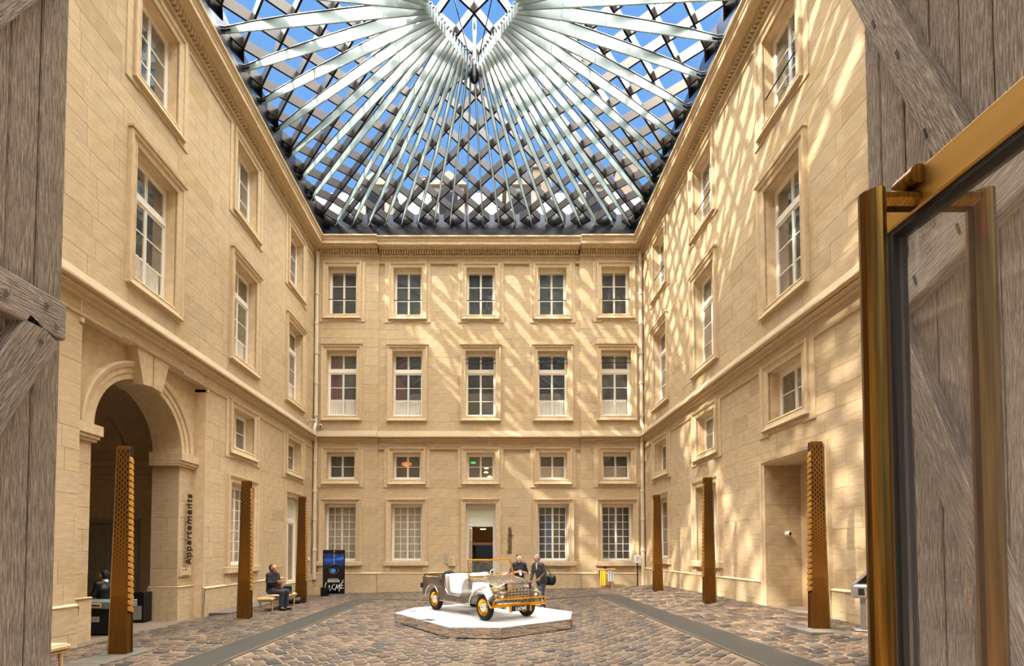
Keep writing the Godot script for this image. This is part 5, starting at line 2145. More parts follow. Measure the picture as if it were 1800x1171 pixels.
# ------------------------------------------------------------------ figures: a field of tapered capsules, meshed with one vertex in each crossed cell
func nets(prims: Array, cell: float, b: Mb) -> void:
	var lo := Vector3(1e9, 1e9, 1e9)
	var hi := -lo
	for p in prims:
		var r: float = maxf(p[2], p[3]) + cell * 2.5
		for q in [p[0], p[1]]:
			lo = lo.min(q - Vector3(r, r, r))
			hi = hi.max(q + Vector3(r, r, r))
	var nx := int((hi.x - lo.x) / cell) + 2
	var ny := int((hi.y - lo.y) / cell) + 2
	var nz := int((hi.z - lo.z) / cell) + 2
	var f := PackedFloat32Array()
	f.resize(nx * ny * nz)
	f.fill(1.0)
	for p in prims:
		var a: Vector3 = p[0]
		var ab: Vector3 = p[1] - a
		var l2 := maxf(ab.length_squared(), 1e-9)
		var ra: float = p[2]
		var rb: float = p[3]
		var k: float = p[4]
		var m := maxf(ra, rb) + k + cell * 2
		var p0 := ((a.min(p[1]) - Vector3(m, m, m) - lo) / cell).floor().max(Vector3.ZERO)
		var p1 := ((a.max(p[1]) + Vector3(m, m, m) - lo) / cell).ceil()
		for z in range(int(p0.z), mini(int(p1.z), nz)):
			for y in range(int(p0.y), mini(int(p1.y), ny)):
				var at := (z * ny + y) * nx
				for x in range(int(p0.x), mini(int(p1.x), nx)):
					var q := lo + Vector3(x, y, z) * cell - a
					var t := clampf(q.dot(ab) / l2, 0.0, 1.0)
					var d := (q - ab * t).length() - ra - (rb - ra) * t
					var e := f[at + x]
					var h := clampf(0.5 + 0.5 * (e - d) / k, 0.0, 1.0)
					f[at + x] = lerpf(e, d, h) - k * h * (1.0 - h)
	var id := PackedInt32Array()
	id.resize(nx * ny * nz)
	id.fill(-1)
	var vs := []
	var ns := []
	var step := [0, 1, nx, nx + 1, nx * ny, nx * ny + 1, nx * ny + nx, nx * ny + nx + 1]
	var edges := [[0, 1], [2, 3], [4, 5], [6, 7], [0, 2], [1, 3], [4, 6], [5, 7], [0, 4], [1, 5], [2, 6], [3, 7]]
	for z in nz - 1:
		for y in ny - 1:
			for x in nx - 1:
				var at := (z * ny + y) * nx + x
				if absf(f[at]) > cell * 2.0:
					continue
				var c := []
				var mask := 0
				for i in 8:
					var w: float = f[at + step[i]]
					c.append(w)
					if w < 0.0:
						mask |= 1 << i
				if mask == 0 or mask == 255:
					continue
				var s := Vector3.ZERO
				var n := 0
				for e in edges:
					var u: float = c[e[0]]
					var w: float = c[e[1]]
					if (u < 0.0) != (w < 0.0):
						var t := u / (u - w)
						var A := Vector3(e[0] & 1, (e[0] >> 1) & 1, (e[0] >> 2) & 1)
						var B := Vector3(e[1] & 1, (e[1] >> 1) & 1, (e[1] >> 2) & 1)
						s += A.lerp(B, t)
						n += 1
				id[at] = vs.size()
				vs.append(lo + (Vector3(x, y, z) + s / n) * cell)
				ns.append(Vector3(c[1] + c[3] + c[5] + c[7] - c[0] - c[2] - c[4] - c[6], c[2] + c[3] + c[6] + c[7] - c[0] - c[1] - c[4] - c[5], c[4] + c[5] + c[6] + c[7] - c[0] - c[1] - c[2] - c[3]).normalized())
	var ax := [1, nx, nx * ny]
	for z in range(1, nz - 1):
		for y in range(1, ny - 1):
			for x in range(1, nx - 1):
				var at := (z * ny + y) * nx + x
				if absf(f[at]) > cell * 2.0:
					continue
				var inside := f[at] < 0.0
				for i in 3:
					if inside == (f[at + ax[i]] < 0.0):
						continue
					var u: int = ax[(i + 1) % 3]
					var w: int = ax[(i + 2) % 3]
					var q := [id[at - u - w], id[at - w], id[at], id[at - u]]
					if q.min() < 0:
						continue
					if not inside:
						q.reverse()
					b.quadn(vs[q[0]], vs[q[1]], vs[q[2]], vs[q[3]], ns[q[0]], ns[q[1]], ns[q[2]], ns[q[3]])

func hand(b: Mb, wrist: Vector3, dir: Vector3, palm: Vector3, curl: float, left: bool) -> void:
	var d := dir.normalized()
	var n := (palm - d * palm.dot(d)).normalized()
	var s := d.cross(n).normalized() * (1.0 if left else -1.0)   # towards the thumb
	var pr := []
	var kn := wrist + d * 0.085
	for i in 4:
		var o := s * (0.031 - 0.021 * i)
		pr.append([wrist + d * 0.015 + o * 0.6, kn + o, 0.017, 0.013, 0.014])
		var l: float = [0.040, 0.045, 0.042, 0.033][i]
		var p := kn + o
		var dd := d
		for k in 2:
			dd = (dd * cos(curl) + n * sin(curl)).normalized()
			var q := p + dd * l
			pr.append([p, q, 0.0095 - 0.001 * k, 0.0085 - 0.001 * k, 0.004])
			p = q
			l *= 0.8
	var tb := wrist + d * 0.03 + s * 0.028
	var tm := tb + (d * 0.6 + s * 0.7 + n * 0.3).normalized() * 0.04
	pr.append([wrist + d * 0.02 + s * 0.01, tb, 0.015, 0.013, 0.012])
	pr.append([tb, tm, 0.013, 0.0105, 0.006])
	pr.append([tm, tm + (d + n * 0.5).normalized() * 0.03, 0.0105, 0.009, 0.004])
	nets(pr, 0.006, b)

func person(label: String, at: Vector3, turn: float, J: Dictionary, L: Dictionary) -> Node3D:
	# J: joints in the person's own frame (facing +z, left is +x); L: materials
	var t := thing("person", label, "person", at, turn)
	var k := 0.05
	var w: float = L.get("girth", 1.0)
	var skin: Material = L.skin
	var side: Vector3 = (J.hip_l - J.hip_r).normalized() * 0.055
	var sh: Vector3 = (J.sho_l - J.sho_r).normalized()
	var body := []
	body.append([J.hip_l, J.hip_r, 0.095 * w, 0.095 * w, k])
	for sg in [-1.0, 1.0]:
		body.append([J.pelvis + side * sg, J.chest + sh * 0.06 * sg, 0.098 * w, 0.108 * w, k])
		body.append([J.chest + sh * 0.06 * sg, J.neck - Vector3.UP * 0.07 + sh * 0.07 * sg, 0.108 * w, 0.06, k])
	body.append([J.sho_l, J.sho_r, 0.058, 0.058, k])
	body.append([J.neck - Vector3.UP * 0.06, J.head - J.up * 0.05, 0.052, 0.048, 0.03])
	for s in ["l", "r"]:
		body.append([J["sho_" + s], J["elb_" + s], 0.052, 0.042, 0.03])
		body.append([J["elb_" + s], J["wri_" + s], 0.042, 0.027, 0.02])
		body.append([J["hip_" + s], J["kne_" + s], 0.088 * w, 0.058, 0.04])
		body.append([J["kne_" + s], J["ank_" + s], 0.056, 0.037, 0.03])
		body.append([J["ank_" + s], J["toe_" + s], 0.04, 0.032, 0.02])
	var b := mb()
	nets(body, 0.016, b)
	# head
	var h: Vector3 = J.head
	var f: Vector3 = J.face
	var up: Vector3 = J.up
	var sd := up.cross(f).normalized()
	var hd := [[h + up * 0.03 - f * 0.02, h + up * 0.025 + f * 0.02, 0.088, 0.082, 0.03], [h + f * 0.03 - up * 0.01, h + f * 0.05 - up * 0.085, 0.06, 0.042, 0.03],
		[h - f * 0.02 - up * 0.02, h - up * 0.10 - f * 0.01, 0.06, 0.05, 0.03], [h + f * 0.096 + up * 0.018, h + f * 0.114 - up * 0.022, 0.010, 0.014, 0.012],
		[h + f * 0.085 - up * 0.052 + sd * 0.015, h + f * 0.085 - up * 0.052 - sd * 0.015, 0.012, 0.012, 0.01],
		[h + f * 0.078 + up * 0.04 + sd * 0.035, h + f * 0.078 + up * 0.04 - sd * 0.035, 0.014, 0.014, 0.014]]
	for s in [-1.0, 1.0]:
		hd.append([h + sd * 0.083 * s + up * 0.015, h + sd * 0.088 * s - up * 0.025, 0.016, 0.011, 0.008])
		hd.append([h + sd * 0.045 * s + f * 0.06 - up * 0.015, h + sd * 0.04 * s + f * 0.055 - up * 0.05, 0.03, 0.025, 0.025])
	nets(hd, 0.0085, b)
	for s in ["l", "r"]:
		hand(b, J["wri_" + s], J["wri_" + s] - J["elb_" + s] if not J.has("dir_" + s) else J["dir_" + s], J["palm_" + s], J.get("curl", 0.5), s == "l")
	put(t, "body", b, skin)
	for s in [-1.0, 1.0]:
		b = mb()
		b.sphere(h + f * 0.083 + up * 0.018 + sd * 0.034 * s, Vector3(0.013, 0.009, 0.013), 6, 8)
		put(t, "eye", b, M.white)
		b = mb()
		b.sphere(h + f * 0.092 + up * 0.018 + sd * 0.034 * s, Vector3(0.006, 0.006, 0.006), 5, 8)
		put(t, "iris", b, M.black)
		b = mb()
		b.tube([h + f * 0.088 + up * 0.042 + sd * 0.016 * s, h + f * 0.080 + up * 0.046 + sd * 0.052 * s], 0.006, 5)
		put(t, "eyebrow", b, L.hair)
	b = mb()
	b.tube([h + f * 0.093 - up * 0.052 + sd * 0.022, h + f * 0.099 - up * 0.053, h + f * 0.093 - up * 0.052 - sd * 0.022], 0.004, 5)
	put(t, "mouth", b, M.brown_leather)
	var hair := [[h + up * 0.045 - f * 0.032, h + up * 0.052 - f * 0.002, 0.0885, 0.080, 0.02], [h - f * 0.045, h - f * 0.05 - up * 0.045, 0.077, 0.062, 0.02]]
	if L.get("long_hair", false):
		for s in [-1.0, 1.0]:
			hair.append([h + sd * 0.07 * s + up * 0.03 - f * 0.02, h + sd * 0.075 * s - up * 0.13 - f * 0.05, 0.032, 0.028, 0.02])
		hair.append([h - f * 0.05, h - f * 0.07 - up * 0.15, 0.075, 0.06, 0.03])
	b = mb()
	nets(hair, 0.010, b)
	put(t, "hair", b, L.hair)
	# clothes
	var g := 0.017
	var top := []
	for i in range(0, 6):
		var p: Array = body[i]
		top.append([p[0], p[1], p[2] + g, p[3] + g, p[4]])
	if L.get("coat", false):
		top.append([J.hip_l + Vector3(0, -0.05, 0), J.hip_r + Vector3(0, -0.05, 0), 0.113 * w, 0.113 * w, k])
	for s in ["l", "r"]:
		var e: Vector3 = J["elb_" + s]
		var wr: Vector3 = J["wri_" + s]
		top.append([J["sho_" + s], e, 0.064, 0.056, 0.03])
		if L.get("short_sleeve", false):
			top.pop_back()
			top.append([J["sho_" + s], J["sho_" + s].lerp(e, 0.92), 0.064, 0.06, 0.03])
		else:
			top.append([e, e.lerp(wr, 0.94), 0.055, 0.042, 0.02])
	b = mb()
	nets(top, 0.016, b)
	put(t, L.get("top_name", "jacket"), b, L.top)
	var tr := [[J.hip_l, J.hip_r, 0.108 * w, 0.108 * w, k]]
	for s in ["l", "r"]:
		tr.append([J["hip_" + s], J["kne_" + s], 0.10 * w, 0.074, 0.04])
		tr.append([J["kne_" + s], J["ank_" + s] + Vector3(0, -0.01, 0), 0.072, 0.06, 0.03])
	b = mb()
	nets(tr, 0.016, b)
	put(t, "trousers", b, L.legs)
	for s in ["l", "r"]:
		b = mb()
		nets([[J["ank_" + s] - Vector3.UP * 0.035, J["toe_" + s], 0.05, 0.042, 0.02], [J["ank_" + s], J["ank_" + s] + Vector3(0, -0.03, 0), 0.052, 0.05, 0.02]], 0.012, b)
		put(t, "shoe", b, L.shoes)
	if L.has("shirt"):
		b = mb()
		nets([[J.chest + J.fwd * 0.128 + Vector3.UP * 0.02, J.neck + J.fwd * 0.06 - Vector3.UP * 0.035, 0.012, 0.04, 0.02], [J.neck + J.fwd * 0.02 - Vector3.UP * 0.03, J.neck - J.fwd * 0.02 - Vector3.UP * 0.01, 0.066, 0.062, 0.02]], 0.01, b)
		put(t, "shirt", b, L.shirt)
	return t

func standing(lean: float, H := 1.74) -> Dictionary:
	var s := H / 1.74
	var J := {}
	var p := Vector3(0, 0.93, 0) * s
	J.pelvis = p + Vector3(0, 0.03, 0)
	J.chest = p + Vector3(0, 0.34 * cos(lean), 0.34 * sin(lean)) * s
	J.neck = p + Vector3(0, 0.57 * cos(lean), 0.57 * sin(lean)) * s
	J.head = p + Vector3(0, 0.70 * cos(lean) - 0.01, 0.70 * sin(lean) + 0.03) * s
	J.fwd = Vector3(0, -sin(lean), cos(lean))
	J.face = Vector3(0, 0, 1)
	J.up = Vector3.UP
	for q in [["l", 1.0], ["r", -1.0]]:
		var n: String = q[0]
		var x: float = q[1]
		J["hip_" + n] = p + Vector3(0.085 * x, -0.02, 0) * s
		J["kne_" + n] = Vector3(0.10 * x, 0.50, 0.03) * s
		J["ank_" + n] = Vector3(0.11 * x, 0.09, 0.0) * s
		J["toe_" + n] = Vector3(0.135 * x, 0.045, 0.16) * s
		J["sho_" + n] = J.neck + Vector3(0.175 * x, -0.08, 0) * s
		J["elb_" + n] = J["sho_" + n] + Vector3(0.07 * x, -0.27, 0.02) * s
		J["wri_" + n] = J["elb_" + n] + Vector3(0.0, -0.22, 0.10) * s
		J["palm_" + n] = Vector3(-x, 0, 0.2)
	return J

func build_people() -> void:
	# dark polo shirt, facing the entrance, hands raised before the chest
	var J := standing(0.04, 1.74)
	for q in [["l", 1.0], ["r", -1.0]]:
		J["wri_" + q[0]] = J["elb_" + q[0]] + Vector3(-0.17 * q[1], 0.05, 0.17)
		J["elb_" + q[0]] += Vector3(0.02 * q[1], 0.0, -0.02)
		J["palm_" + q[0]] = Vector3(-q[1], 0.3, -0.4)
	J.face = Vector3(0.25, -0.10, 1).normalized()
	J.up = Vector3(0, 1, 0.1).normalized()
	J.curl = 0.8
	var p1 := Vector3(0.93, ground(0.93, -15.0), -15.0)
	person("balding man in a dark polo shirt behind the clear car, hands raised before him", p1, 0.12, J, {"skin": M.skin, "hair": M.hair_dark, "top": M.navy, "top_name": "polo_shirt", "short_sleeve": true, "legs": M.dark_jeans, "shoes": M.leather, "girth": 1.02})
	var b := mb()
	b.rbox(Vector3(-0.035, -0.07, -0.005), Vector3(0.035, 0.07, 0.005), 0.004)
	var ph := put(self, "phone", b, M.sheet, Transform3D(Basis.from_euler(Vector3(-0.5, 0.1, 0.2)), p1 + Vector3(0.04, 1.16, 0.29)))
	tag(ph, "small pale card in the hands of the man in the dark polo shirt", "card")
	# grey jacket and jeans, leaning in towards the car
	J = standing(0.24, 1.76)
	J.face = Vector3(0.05, -0.25, 1).normalized()
	J.up = Vector3(0, 1, 0.25).normalized()
	J.wri_r = J.elb_r + Vector3(0.03, -0.22, 0.10)
	J.elb_l = J.sho_l + Vector3(0.06, -0.26, -0.06)
	J.wri_l = J.elb_l + Vector3(-0.02, -0.14, 0.18)
	J.kne_l += Vector3(0, 0, 0.05)
	J.ank_r += Vector3(0, 0, -0.16)
	J.toe_r += Vector3(0, 0, -0.16)
	J.kne_r += Vector3(0, 0, -0.05)
	var p2 := Vector3(1.66, ground(1.66, -15.05) - 0.005, -15.05)
	person("grey-haired man in a dark grey jacket and jeans, leaning towards the clear car", p2, deg_to_rad(-52), J, {"skin": M.skin_tan, "hair": M.hair_grey, "top": M.suit, "coat": true, "legs": M.jeans, "shoes": M.leather, "shirt": M.shirt})
	b = mb()
	var bag := [[Vector3(0, 0, -0.12), Vector3(0, 0, 0.12), 0.13, 0.13, 0.06], [Vector3(0, -0.1, -0.10), Vector3(0, -0.1, 0.12), 0.12, 0.12, 0.06]]
	nets(bag, 0.018, b)
	var bg := put(self, "shoulder_bag", b, M.leather, Transform3D(Basis(Vector3.UP, 0.9), Vector3(1.90, 0.98, -15.12)))
	tag(bg, "black leather shoulder bag at the back of the man in the grey jacket", "bag")
	b = mb()
	b.tube([Vector3(0, 0.08, -0.16), Vector3(-0.1, 0.25, -0.16), Vector3(-0.22, 0.44, -0.06), Vector3(-0.2, 0.3, 0.1), Vector3(-0.04, 0.06, 0.14)], 0.013, 6)
	put(bg, "strap", b, M.leather)
	# seated woman on the bench, looking up
	J = seated(0.48)
	J.face = Vector3(0.1, 0.45, 0.9).normalized()
	J.up = Vector3(0, 0.9, -0.4).normalized()
	for q in [["l", 1.0], ["r", -1.0]]:
		J["elb_" + q[0]] = J["sho_" + q[0]] + Vector3(0.06 * q[1], -0.22, 0.06)
		J["wri_" + q[0]] = J["elb_" + q[0]] + Vector3(-0.12 * q[1], 0.03, 0.2)
		J["palm_" + q[0]] = Vector3(-q[1], 0.2, 0)
	J.curl = 0.7
	var p3 := Vector3(-6.40, ground(-6.4, -13.95), -13.95)
	person("woman in a black jacket and jeans sitting on the bench, looking up", p3, deg_to_rad(72), J, {"skin": M.skin_tan, "hair": M.hair_red, "long_hair": true, "top": M.black_coat, "legs": M.dark_jeans, "shoes": M.black})
	b = mb()
	nets([[Vector3(-0.13, 0.02, 0), Vector3(0.13, 0.02, 0), 0.035, 0.035, 0.03], [Vector3(-0.15, -0.06, 0), Vector3(0.15, -0.06, 0), 0.055, 0.055, 0.04], [Vector3(-0.16, -0.12, 0), Vector3(0.16, -0.12, 0), 0.06, 0.06, 0.03]], 0.012, b)
	bg = put(self, "handbag", b, M.brown_leather, Transform3D(Basis(Vector3.UP, -0.35), p3 + Vector3(0.22, 0.72, 0.13)))
	tag(bg, "brown leather handbag on the lap of the seated woman", "handbag")
	b = mb()
	b.tube([Vector3(-0.1, 0.05, 0), Vector3(-0.07, 0.16, 0), Vector3(0.07, 0.16, 0), Vector3(0.1, 0.05, 0)], 0.01, 6)
	put(bg, "handle", b, M.brown_leather)
	# attendant in the arch
	J = seated(0.52)
	var p4 := Vector3(-9.33, 0.0, -11.5)
	person("attendant in a black suit sitting inside the carriage arch, seen from behind", p4, deg_to_rad(-100), J, {"skin": M.skin_tan, "hair": M.hair_dark, "top": M.black, "legs": M.black, "shoes": M.leather, "shirt": M.shirt})
	b = mb()
	b.lathe([Vector2(0.0, 0.0), Vector2(0.2, 0.0), Vector2(0.2, 0.03), Vector2(0.04, 0.05), Vector2(0.04, 0.40), Vector2(0.17, 0.42), Vector2(0.18, 0.455), Vector2(0.0, 0.46)], 16)
	tag(put(self, "stool", b, M.black, Transform3D(Basis.IDENTITY, p4)), "black round stool under the attendant in the arch", "stool")

func seated(seat: float) -> Dictionary:
	var J := {}
	var p := Vector3(0, seat + 0.09, 0)
	J.pelvis = p + Vector3(0, 0.03, 0)
	J.chest = p + Vector3(0, 0.32, 0.0)
	J.neck = p + Vector3(0, 0.53, 0.02)
	J.head = p + Vector3(0, 0.655, 0.045)
	J.fwd = Vector3(0, 0, 1)
	J.face = Vector3(0, 0, 1)
	J.up = Vector3.UP
	for q in [["l", 1.0], ["r", -1.0]]:
		var n: String = q[0]
		var x: float = q[1]
		J["hip_" + n] = p + Vector3(0.085 * x, 0.0, 0.02)
		J["kne_" + n] = Vector3(0.10 * x, seat + 0.06, 0.45)
		J["ank_" + n] = Vector3(0.10 * x, 0.085, 0.42)
		J["toe_" + n] = Vector3(0.12 * x, 0.045, 0.58)
		J["sho_" + n] = J.neck + Vector3(0.165 * x, -0.08, 0)
		J["elb_" + n] = J["sho_" + n] + Vector3(0.06 * x, -0.25, 0.05)
		J["wri_" + n] = J["elb_" + n] + Vector3(-0.05 * x, -0.08, 0.22)
		J["palm_" + n] = Vector3(-x, -0.3, 0)
	return J

# ------------------------------------------------------------------ furniture and fittings
func bench(at: Vector3, length: float, seat: float, label: String) -> void:
	var t := thing("bench", label, "bench", at, 0.0, "pale wooden benches by the left wall")
	var b := mb()
	b.rbox(Vector3(-0.23, seat - 0.09, -length / 2), Vector3(0.23, seat - 0.015, length / 2), 0.02)
	put(t, "seat", b, M.wood_light)
	b = mb()
	b.rbox(Vector3(-0.20, seat - 0.015, -length / 2 + 0.03), Vector3(0.20, seat, length / 2 - 0.03), 0.006)
	put(t, "seat_top", b, M.plaque)
	b = mb()
	b.rbox(Vector3(-0.21, seat - 0.13, -length / 2 + 0.02), Vector3(0.21, seat - 0.10, length / 2 - 0.02), 0.01)
	put(t, "seat_rail", b, M.wood_light)
	for x in [-0.17, 0.17]:
		for z in [-length / 2 + 0.12, length / 2 - 0.12]:
			b = mb()
			b.tube([Vector3(x * 1.06, 0, z), Vector3(x, seat - 0.10, z)], [0.018, 0.034], 8)
			put(t, "leg", b, M.wood_light)

func build_things() -> void:
	pylon(-6.2, -8.0, true, "bronze pylon standing before the carriage arch, nearest of the left row")
	pylon(-6.2, -12.05, true, "bronze pylon before the left many-paned window, middle of the left row")
	pylon(-6.2, -15.65, true, "bronze pylon beside the bench end, farthest of the left row")
	pylon(6.14, -8.85, false, "bronze pylon before the square portal, nearest of the right row")
	pylon(6.14, -13.25, false, "bronze pylon before the right wall's middle bay, second of the right row")
	pylon(6.14, -17.3, false, "bronze pylon near the right drainpipe, farthest of the right row")
	bench(Vector3(-6.42, ground(-6.42, -14.4), -14.4), 1.75, 0.40, "pale wooden bench with a seated woman, beside the farthest left pylon")
	bench(Vector3(-6.42, 0.11, -6.3), 1.5, 0.40, "pale wooden bench end beside the left carriage door leaf")
	# open black case on the bench and a dark bag under it
	var gy := ground(-6.42, -14.4)
	var t := thing("open_case", "open black case lying on the bench beside the seated woman", "case", Vector3(-6.36, gy + 0.40, -14.85), 0.5)
	var b := mb()
	b.rbox(Vector3(-0.17, 0, -0.12), Vector3(0.17, 0.04, 0.12), 0.01)
	put(t, "tray", b, M.black)
	b = mb()
	b.rbox(Vector3(-0.17, 0.03, -0.15), Vector3(0.17, 0.24, -0.12), 0.01)
	put(t, "lid", b, M.black)
	b = mb()
	nets([[Vector3(-0.22, 0.06, 0), Vector3(0.2, 0.09, 0), 0.05, 0.09, 0.05], [Vector3(0.05, 0.08, 0.1), Vector3(0.2, 0.12, -0.05), 0.07, 0.1, 0.05]], 0.018, b)
	tag(put(self, "cloth_bag", b, M.leather, Transform3D(Basis(Vector3.UP, 0.3), Vector3(-6.4, ground(-6.4, -15.35) + 0.02, -15.35))), "slumped black bag on the setts at the foot of the farthest left pylon", "bag")
	poster_stand()
	drainpipes()
	# raised wall lettering
	var f := frame_back()
	var up := Basis(Vector3(0, 0, 1), PI / 2)
	var tm := text("Boutique", 0.30, 0.02, false)
	var o := put(self, "wall_lettering", tm, M.letter, f * Transform3D(up, Vector3(0.93, 2.33, 0.02)))
	tag(o, "dark raised letters reading Boutique up the far facade, right of the shop door", "lettering")
	tm = text("Appartements", 0.285, 0.02, true)
	o = put(self, "wall_lettering", tm, M.letter, frame_left() * Transform3D(up, Vector3(13.08, 2.46, -0.20)))
	tag(o, "dark raised letters reading Appartements up the pier right of the carriage arch", "lettering")
	for i in 4:
		b = mb()
		b.tube([Vector3(0, 0, -0.02), Vector3(0, 0, 0.11)], 0.01, 6)
		put(o, "standoff_pin", b, M.letter, Transform3D(Basis.IDENTITY, Vector3(-0.8 + 0.5 * i, 0.0, -0.11)))
	# plaques
	plaque(f, Vector3(-1.72, 1.37, 0.036), 0.32, 0.42, M.plaque, 5, "pale information plaque with dark lines, left of the shop door")
	b = mb()
	b.rbox(Vector3(-0.1, -0.2, -0.02), Vector3(0.1, 0.2, 0.02), 0.006)
	tag(put(self, "sign_plate", b, M.grey_door, f * Transform3D(Basis.IDENTITY, Vector3(-1.96, 1.45, 0.01))), "small dark grey plate behind the pale plaque, left of the shop door", "sign")
	plaque(frame_left(), Vector3(13.08, 1.28, -0.31), 0.44, 0.24, M.plaque, 2, "pale plaque with a small emblem under the Appartements lettering")
	# cameras
	b = mb()
	b.sphere(Vector3(0, 0, 0.09), Vector3(0.075, 0.075, 0.075), 8, 12)
	b.tube([Vector3(0, 0, 0), Vector3(0, 0, 0.06)], 0.05, 10)
	var cam := put(self, "dome_camera", b, M.white, f * Transform3D(Basis.IDENTITY, Vector3(-7.78, 7.62, 0.09)))
	tag(cam, "small white dome camera above the string course in the left corner", "camera")
	b = mb()
	b.sphere(Vector3(0.01, -0.01, 0.14), Vector3(0.045, 0.045, 0.045), 6, 10)
	put(cam, "lens", b, M.black_gloss)
	var fr := frame_right() * Transform3D(Basis(Vector3.UP, PI / 2), Vector3(-12.18, 2.30, -0.52))
	b = mb()
	b.sphere(Vector3(0, 0, 0.07), Vector3(0.068, 0.068, 0.068), 10, 14)
	b.tube([Vector3(0, 0, 0), Vector3(0, 0, 0.05)], 0.06, 10)
	cam = put(self, "dome_camera", b, M.white, fr)
	tag(cam, "white dome camera on the lit side of the right portal", "camera")
	b = mb()
	b.sphere(Vector3(0.015, 0.0, 0.10), Vector3(0.048, 0.048, 0.048), 8, 12)
	put(cam, "lens", b, M.black_gloss)
	b = mb()
	b.rbox(Vector3(-0.07, 0.02, 0.08), Vector3(0.07, 0.12, 0.34), 0.02)
	b.tube([Vector3(0, 0.04, 0), Vector3(0, 0.06, 0.14)], 0.025, 8)
	tag(put(self, "wall_camera", b, M.silver, frame_left() * Transform3D(Basis(Vector3.UP, 0.5), Vector3(20.9, 7.62, 0.0))), "small grey box camera above the string course at the end of left facade", "camera")
	b = mb()
	b.rbox(Vector3(-0.06, -0.08, 0), Vector3(0.06, 0.08, 0.06), 0.01)
	tag(put(self, "door_bell", b, M.white, frame_left() * Transform3D(Basis.IDENTITY, Vector3(21.2, 1.5, 0.0))), "small white entry box beside the left drainpipe", "box")
	# signpost by the right drainpipe
	t = thing("sign_post", "dark post with a small white notice, before the right drainpipe", "sign", Vector3(6.55, ground(6.55, -20.9), -20.9))
	b = mb()
	b.lathe([Vector2(0, 0), Vector2(0.14, 0), Vector2(0.14, 0.012), Vector2(0.03, 0.025), Vector2(0.028, 1.06), Vector2(0, 1.06)], 12)
	put(t, "post", b, M.dark_steel)
	b = mb()
	b.rbox(Vector3(-0.15, 1.04, 0.0), Vector3(0.15, 1.38, 0.03), 0.008)
	put(t, "notice_board", b, M.white)
	b = mb()
	for i in 4:
		b.box(Vector3(-0.05, 1.30 - 0.055 * i, 0.03), Vector3(0.05, 1.315 - 0.055 * i, 0.033))
	put(t, "notice_lines", b, M.ink)
	# console table with hanging cloths
	var ty := ground(5.2, -21.2)
	t = thing("console_table", "narrow pale wooden console table against the far facade under the last window", "table", Vector3(5.22, ty, -21.2))
	b = mb()
	b.rbox(Vector3(-0.42, 0.80, -0.2), Vector3(0.42, 0.86, 0.2), 0.01)
	put(t, "table_top", b, M.wood_light)
	for x in [-0.24, 0.24]:
		for z in [-0.14, 0.14]:
			b = mb()
			b.beam(Vector3(x * 1.1, 0, z), Vector3(x, 0.8, z), 0.05, 0.05, Vector3(0, 0, 1))
			put(t, "leg", b, M.wood_light)
	var tf := Transform3D(Basis.IDENTITY, Vector3(5.22, ty, -21.0))
	cloth("hanging_cloth", tf, Vector3(-0.17, 0.79, 0.04), 0.26, 0.66, 3, 0.02, M.yellow, "yellow cloth hanging from the left half of the console table", "cloth", "")
	cloth("hanging_sheet", tf, Vector3(0.16, 0.79, 0.05), 0.24, 0.48, 2, 0.012, M.sheet, "pale printed sheet with a blue mark hanging from the console table", "sheet", "")
	b = mb()
	b.lathe([Vector2(0, 0), Vector2(0.05, 0), Vector2(0.06, 0.08), Vector2(0.03, 0.12), Vector2(0, 0.13)], 10)
	tag(put(self, "small_pot", b, M.bronze_dark, Transform3D(Basis.IDENTITY, Vector3(5.18, ty + 0.86, -21.2))), "small dark pot on top of the console table", "pot")
	# counter, sign and bin in the arch
	t = thing("counter", "grey-green counter with a dark front inside the carriage arch", "counter", Vector3(-8.75, 0, -10.75))
	b = mb()
	b.rbox(Vector3(-0.55, 0.58, -0.3), Vector3(0.55, 0.74, 0.3), 0.01)
	put(t, "counter_top", b, M.grey_green)
	b = mb()
	b.box(Vector3(-0.30, 0.02, -0.22), Vector3(0.45, 0.58, 0.22))
	put(t, "dark_front", b, M.black)
	b = mb()
	b.rbox(Vector3(-0.52, 0, -0.26), Vector3(-0.34, 0.58, 0.26), 0.01)
	b.rbox(Vector3(-0.34, 0.28, 0.2), Vector3(0.1, 0.40, 0.26), 0.01)
	put(t, "side_support", b, M.grey_door)
	b = mb()
	b.rbox(Vector3(-0.16, 0.61, 0.30), Vector3(0.20, 0.71, 0.315), 0.004)
	var sg := put(t, "counter_sign", b, M.plaque)
	b = mb()
	b.box(Vector3(-0.13, 0.645, 0.315), Vector3(0.17, 0.675, 0.318))
	put(sg, "sign_lines", b, M.ink)
	t = thing("litter_bin", "black framed bin with a grey front at the far jamb of the carriage arch", "bin", Vector3(-9.25, 0, -12.55))
	b = mb()
	b.rbox(Vector3(-0.22, 0.0, -0.15), Vector3(0.22, 0.78, 0.15), 0.015)
	put(t, "bin_body", b, M.black)
	b = mb()
	b.rbox(Vector3(-0.16, 0.06, 0.15), Vector3(0.16, 0.42, 0.16), 0.004)
	put(t, "front_panel", b, M.grey_door)
	# angled reader stand by the right wall
	t = thing("reader_stand", "silver wedge-shaped reader on a grey post, by the right wall beside bronze handle", "terminal", Vector3(6.72, ground(6.72, -8.52), -8.52), -0.5)
	b = mb()
	b.rbox(Vector3(-0.04, 0, -0.05), Vector3(0.04, 0.60, 0.05), 0.01)
	b.rbox(Vector3(-0.15, 0, -0.15), Vector3(0.15, 0.02, 0.15), 0.008)
	put(t, "post", b, M.silver)
	b = mb()
	b.rbox(Vector3(-0.16, 0.58, -0.12), Vector3(0.16, 0.82, 0.14), 0.03)
	var hd := put(t, "housing", b, M.silver)
	b = mb()
